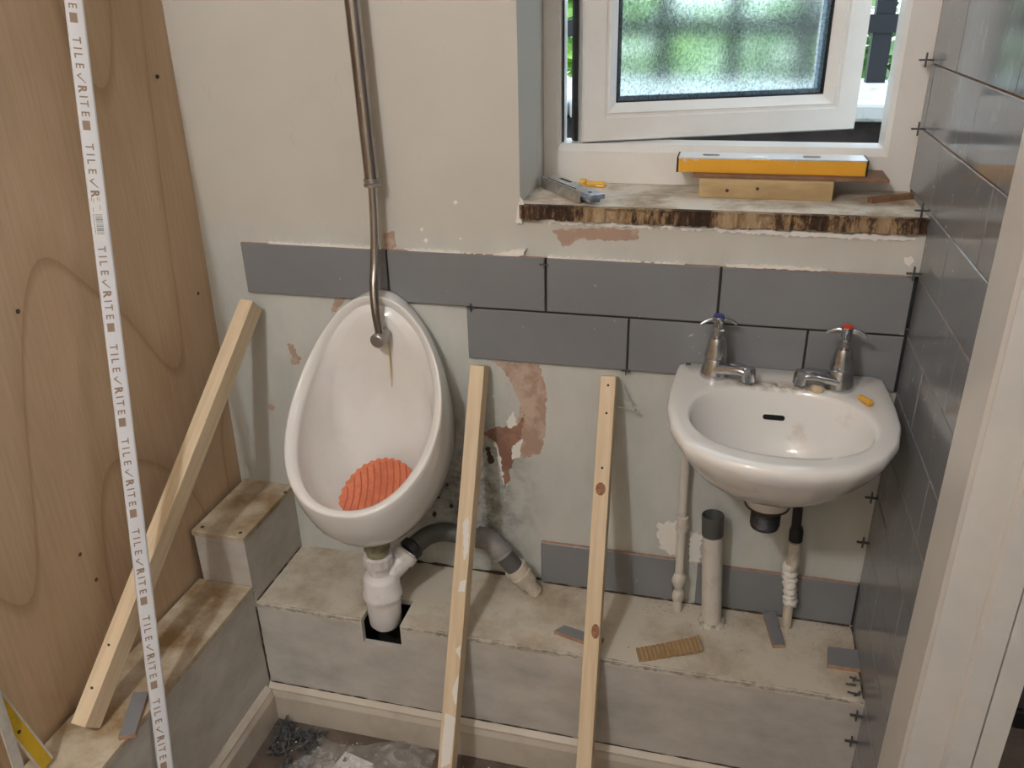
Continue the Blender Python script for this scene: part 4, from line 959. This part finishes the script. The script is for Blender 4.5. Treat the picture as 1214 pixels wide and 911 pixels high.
Rd2 = Rd + (Rd - Rc) * ((LFZ + .008 - Rd.z) / (Rd.z - Rc.z))
s2, d2 = ruleseg(Rc, Rd2, .017, 'rule_w', False, rl)
lathe('rivet', hit(22, 868, 0, -.0625), (1, 0, 0), [(0, .003), (.002, .003), (.0022, .0005)], 'mould', rl, 12)
lathe('hinge', Rc - V((.011, 0, 0)), (1, 0, 0), [(0, .008), (.014, .008), (.015, .004)], 'steel2', rl, 16)

# ------------------------------------------------------------------ floor debris
bag_c = V((.26, -.30, 0)); rgb = random.Random(21); gn = 26; vs = []; fs = []
bag = root('plastic_bag', (.27, -.30, 0), 'crumpled clear plastic bag lying on the floor by the skirting', 'plastic bag')
from mathutils import noise as mnoise
for i in range(gn + 1):
    for j in range(gn + 1):
        s, t = i / gn, j / gn
        x = .125 + .27 * s + .02 * math.sin(5 * t + 1); y = -.232 - .22 * t - .018 * math.sin(6 * s)
        e_ = max(0, math.sin(math.pi * s)) ** .5 * max(0, math.sin(math.pi * t)) ** .5
        h = .004 + e_ * (.022 + .030 * abs(mnoise.noise(V((s * 5, t * 5, 3.1)))) + .018 * abs(mnoise.noise(V((s * 13, t * 11, 7))))) * (1.2 - .4 * t)
        vs.append(V((x, y, h)))
for i in range(gn):
    for j in range(gn): k = i * (gn + 1) + j; fs.append((k, k + 1, k + gn + 2, k + gn + 1))
mk('film', vs, fs, 'film', bag, smooth=True)
pk = root('white_packet', (.255, -.295, .0), 'small white plastic packet with a black mark inside the bag', 'packet')
mk('packet', [V((.232, -.275, .004)), V((.300, -.290, .004)), V((.290, -.335, .004)), V((.222, -.320, .004)), V((.232, -.275, .016)), V((.300, -.290, .016)), V((.290, -.335, .016)), V((.222, -.320, .016))], [(3, 2, 1, 0), (4, 5, 6, 7), (0, 1, 5, 4), (1, 2, 6, 5), (2, 3, 7, 6), (3, 0, 4, 7)], 'timber_grey', pk)
box('printed_mark', (.236, .244, -.300, -.288, .0161, .0164), 'black_pl', pk)
ri = random.Random(4)
for i in range(60):
    x = ri.uniform(.062, .165); y = -.232 - abs(ri.gauss(.0, .045)) - .25 * (x - .062) * ri.random()
    spacer(V((x, min(y, -.228), .006 + ri.uniform(0, .014))), 'dark grey cross spacer in the heap on the floor corner', 'spacers heaped on the floor', (ri.uniform(-1.9, 1.9), ri.uniform(-.6, .6), ri.uniform(0, 6)), 1.15)
vs = []; fs = []; rg = random.Random(31)
for _ in range(60): crumb(rg.uniform(.06, .75), -.222 - abs(rg.gauss(0, .03)), 0, rg.uniform(.0008, .0026))
tag(mk('floor_grit', vs, fs, 'filler'), 'white plaster grit scattered on the floor along the skirting', 'grit', kind='stuff')

# ------------------------------------------------------------------ ceiling lamp (out of frame)
lm = root('ceiling_lamp', LAMP_POS, 'round ceiling lamp with a glowing globe', 'lamp')
lathe('rose', LAMP_POS + V((0, 0, ZC - LAMP_POS.z)), (0, 0, -1), [(0, .06), (.012, .058), (.020, .03), (.075, .022)], 'timber_grey', lm)
lathe('globe', LAMP_POS + V((0, 0, .10)), (0, 0, -1), [(0, .022), (.008, .034), (.022, .046), (.044, .051), (.066, .046), (.082, .034), (.090, .015), (.093, .002)], 'lamp', lm, 24)
MT['lamp'].node_tree.nodes['Principled BSDF'].inputs['Emission Strength'].default_value = LAMP_POWER / (4 * math.pi * .05 ** 2 * math.pi) * 4.0

hl = root('added_hall_fill', (2.05, -.95, ZC - .03), 'square white fill light panel added unseen on the hall ceiling', 'lamp')  # added fill light, unseen in the hall, to brighten the plywood wall
box('housing', (1.70, 2.40, -1.30, -.60, ZC - .028, ZC), 'timber_grey', hl)
box('fill_emitter', (1.72, 2.38, -1.28, -.62, ZC - .034, ZC - .0285), emis('hall_fill_glow', (1.0, .99, .98), HALL_STRENGTH), hl)
# ------------------------------------------------------------------ outside the window
tag(box('ground', (-20, 20, 1.65, 40, .2, .3), 'ground'), kind='structure')
ga = tag(box('ground_well', (-2, 4, .245, 1.0, .2, .3), 'ext'), kind='structure')
lwl = root('garden_wall', (1.0, 1.3, .3), 'low dark garden wall with a white coping outside the window', 'garden wall')
box('wall', (-1.8, 3.2, .98, 1.62, .3, 1.125), 'ext', lwl)
for i in range(11):
    x = -1.8 + i * .452; box('coping_stone', (x, x + .447, .95 + .012 * (i % 2), 1.64, 1.125, 1.172 + .004 * (i % 3)), 'stone', lwl, .010)
fn = root('railing_fence', (1.0, 1.5, 1.17), 'black painted railing fence on the garden wall outside the window', 'fence')
for z in (1.313, 1.80): box('rail', (-1.7, 3.1, 1.47, 1.53, z, z + .05), 'fence', fn)
x00 = hit(1039, 80, 1, 1.5).x
for i in range(-13, 9):
    x = x00 + .215 * i; box('post', (x - .027, x + .027, 1.475, 1.525, 1.166, 2.0), 'fence', fn)
def bush(c, r, mat, label, seed, n=420):
    rg = random.Random(seed); rt = root('garden_bush', (c[0], c[1], .3), label, 'bush', 'bushes behind the fence')
    vs = []; fs = []
    for _ in range(n):
        d = V((rg.gauss(0, 1), rg.gauss(0, 1), rg.gauss(0, 1))).normalized(); p = V(c) + V((d.x * r[0], d.y * r[1], d.z * r[2])) * rg.uniform(.7, 1.05)
        nn_ = (d + V((rg.gauss(0, .6), rg.gauss(0, .6), rg.gauss(0, .6)))).normalized(); s, u, _ = frame_of(nn_); L_ = rg.uniform(.05, .11); W_ = L_ * .42; k = len(vs)
        vs += [p - s * L_, p - u * W_ + nn_ * .01, p + s * L_, p + u * W_ + nn_ * .01]; fs += [(k, k + 1, k + 2), (k, k + 2, k + 3)]
    tag(mk('foliage', vs, fs, mat, rt), kind='stuff')
    tube('stem', [V((c[0], c[1], .28)), V((c[0] + .04, c[1], c[2] + r[2] * .3))], [.04, .02], 'trunk', rt, 8)
bush((-.55, 2.35, 1.10), (.42, .38, .62), 'leaf', 'bright green bush behind the fence seen through the left of the glass', 1)
bush((.40, 2.5, 1.02), (.40, .40, .60), 'leaf', 'bright green bush behind the fence seen through the middle glass', 2)
bush((1.30, 3.0, .95), (.40, .40, .52), 'leaf2', 'darker green bush behind the fence beyond the open casement', 3)
bush((-1.7, 3.0, 1.2), (.60, .5, .8), 'leaf2', 'dark green bush at the far left end of the fence', 4)
bush((.95, 4.6, .95), (.75, .6, .55), 'leaf', 'pale green bush further off in the garden', 5)
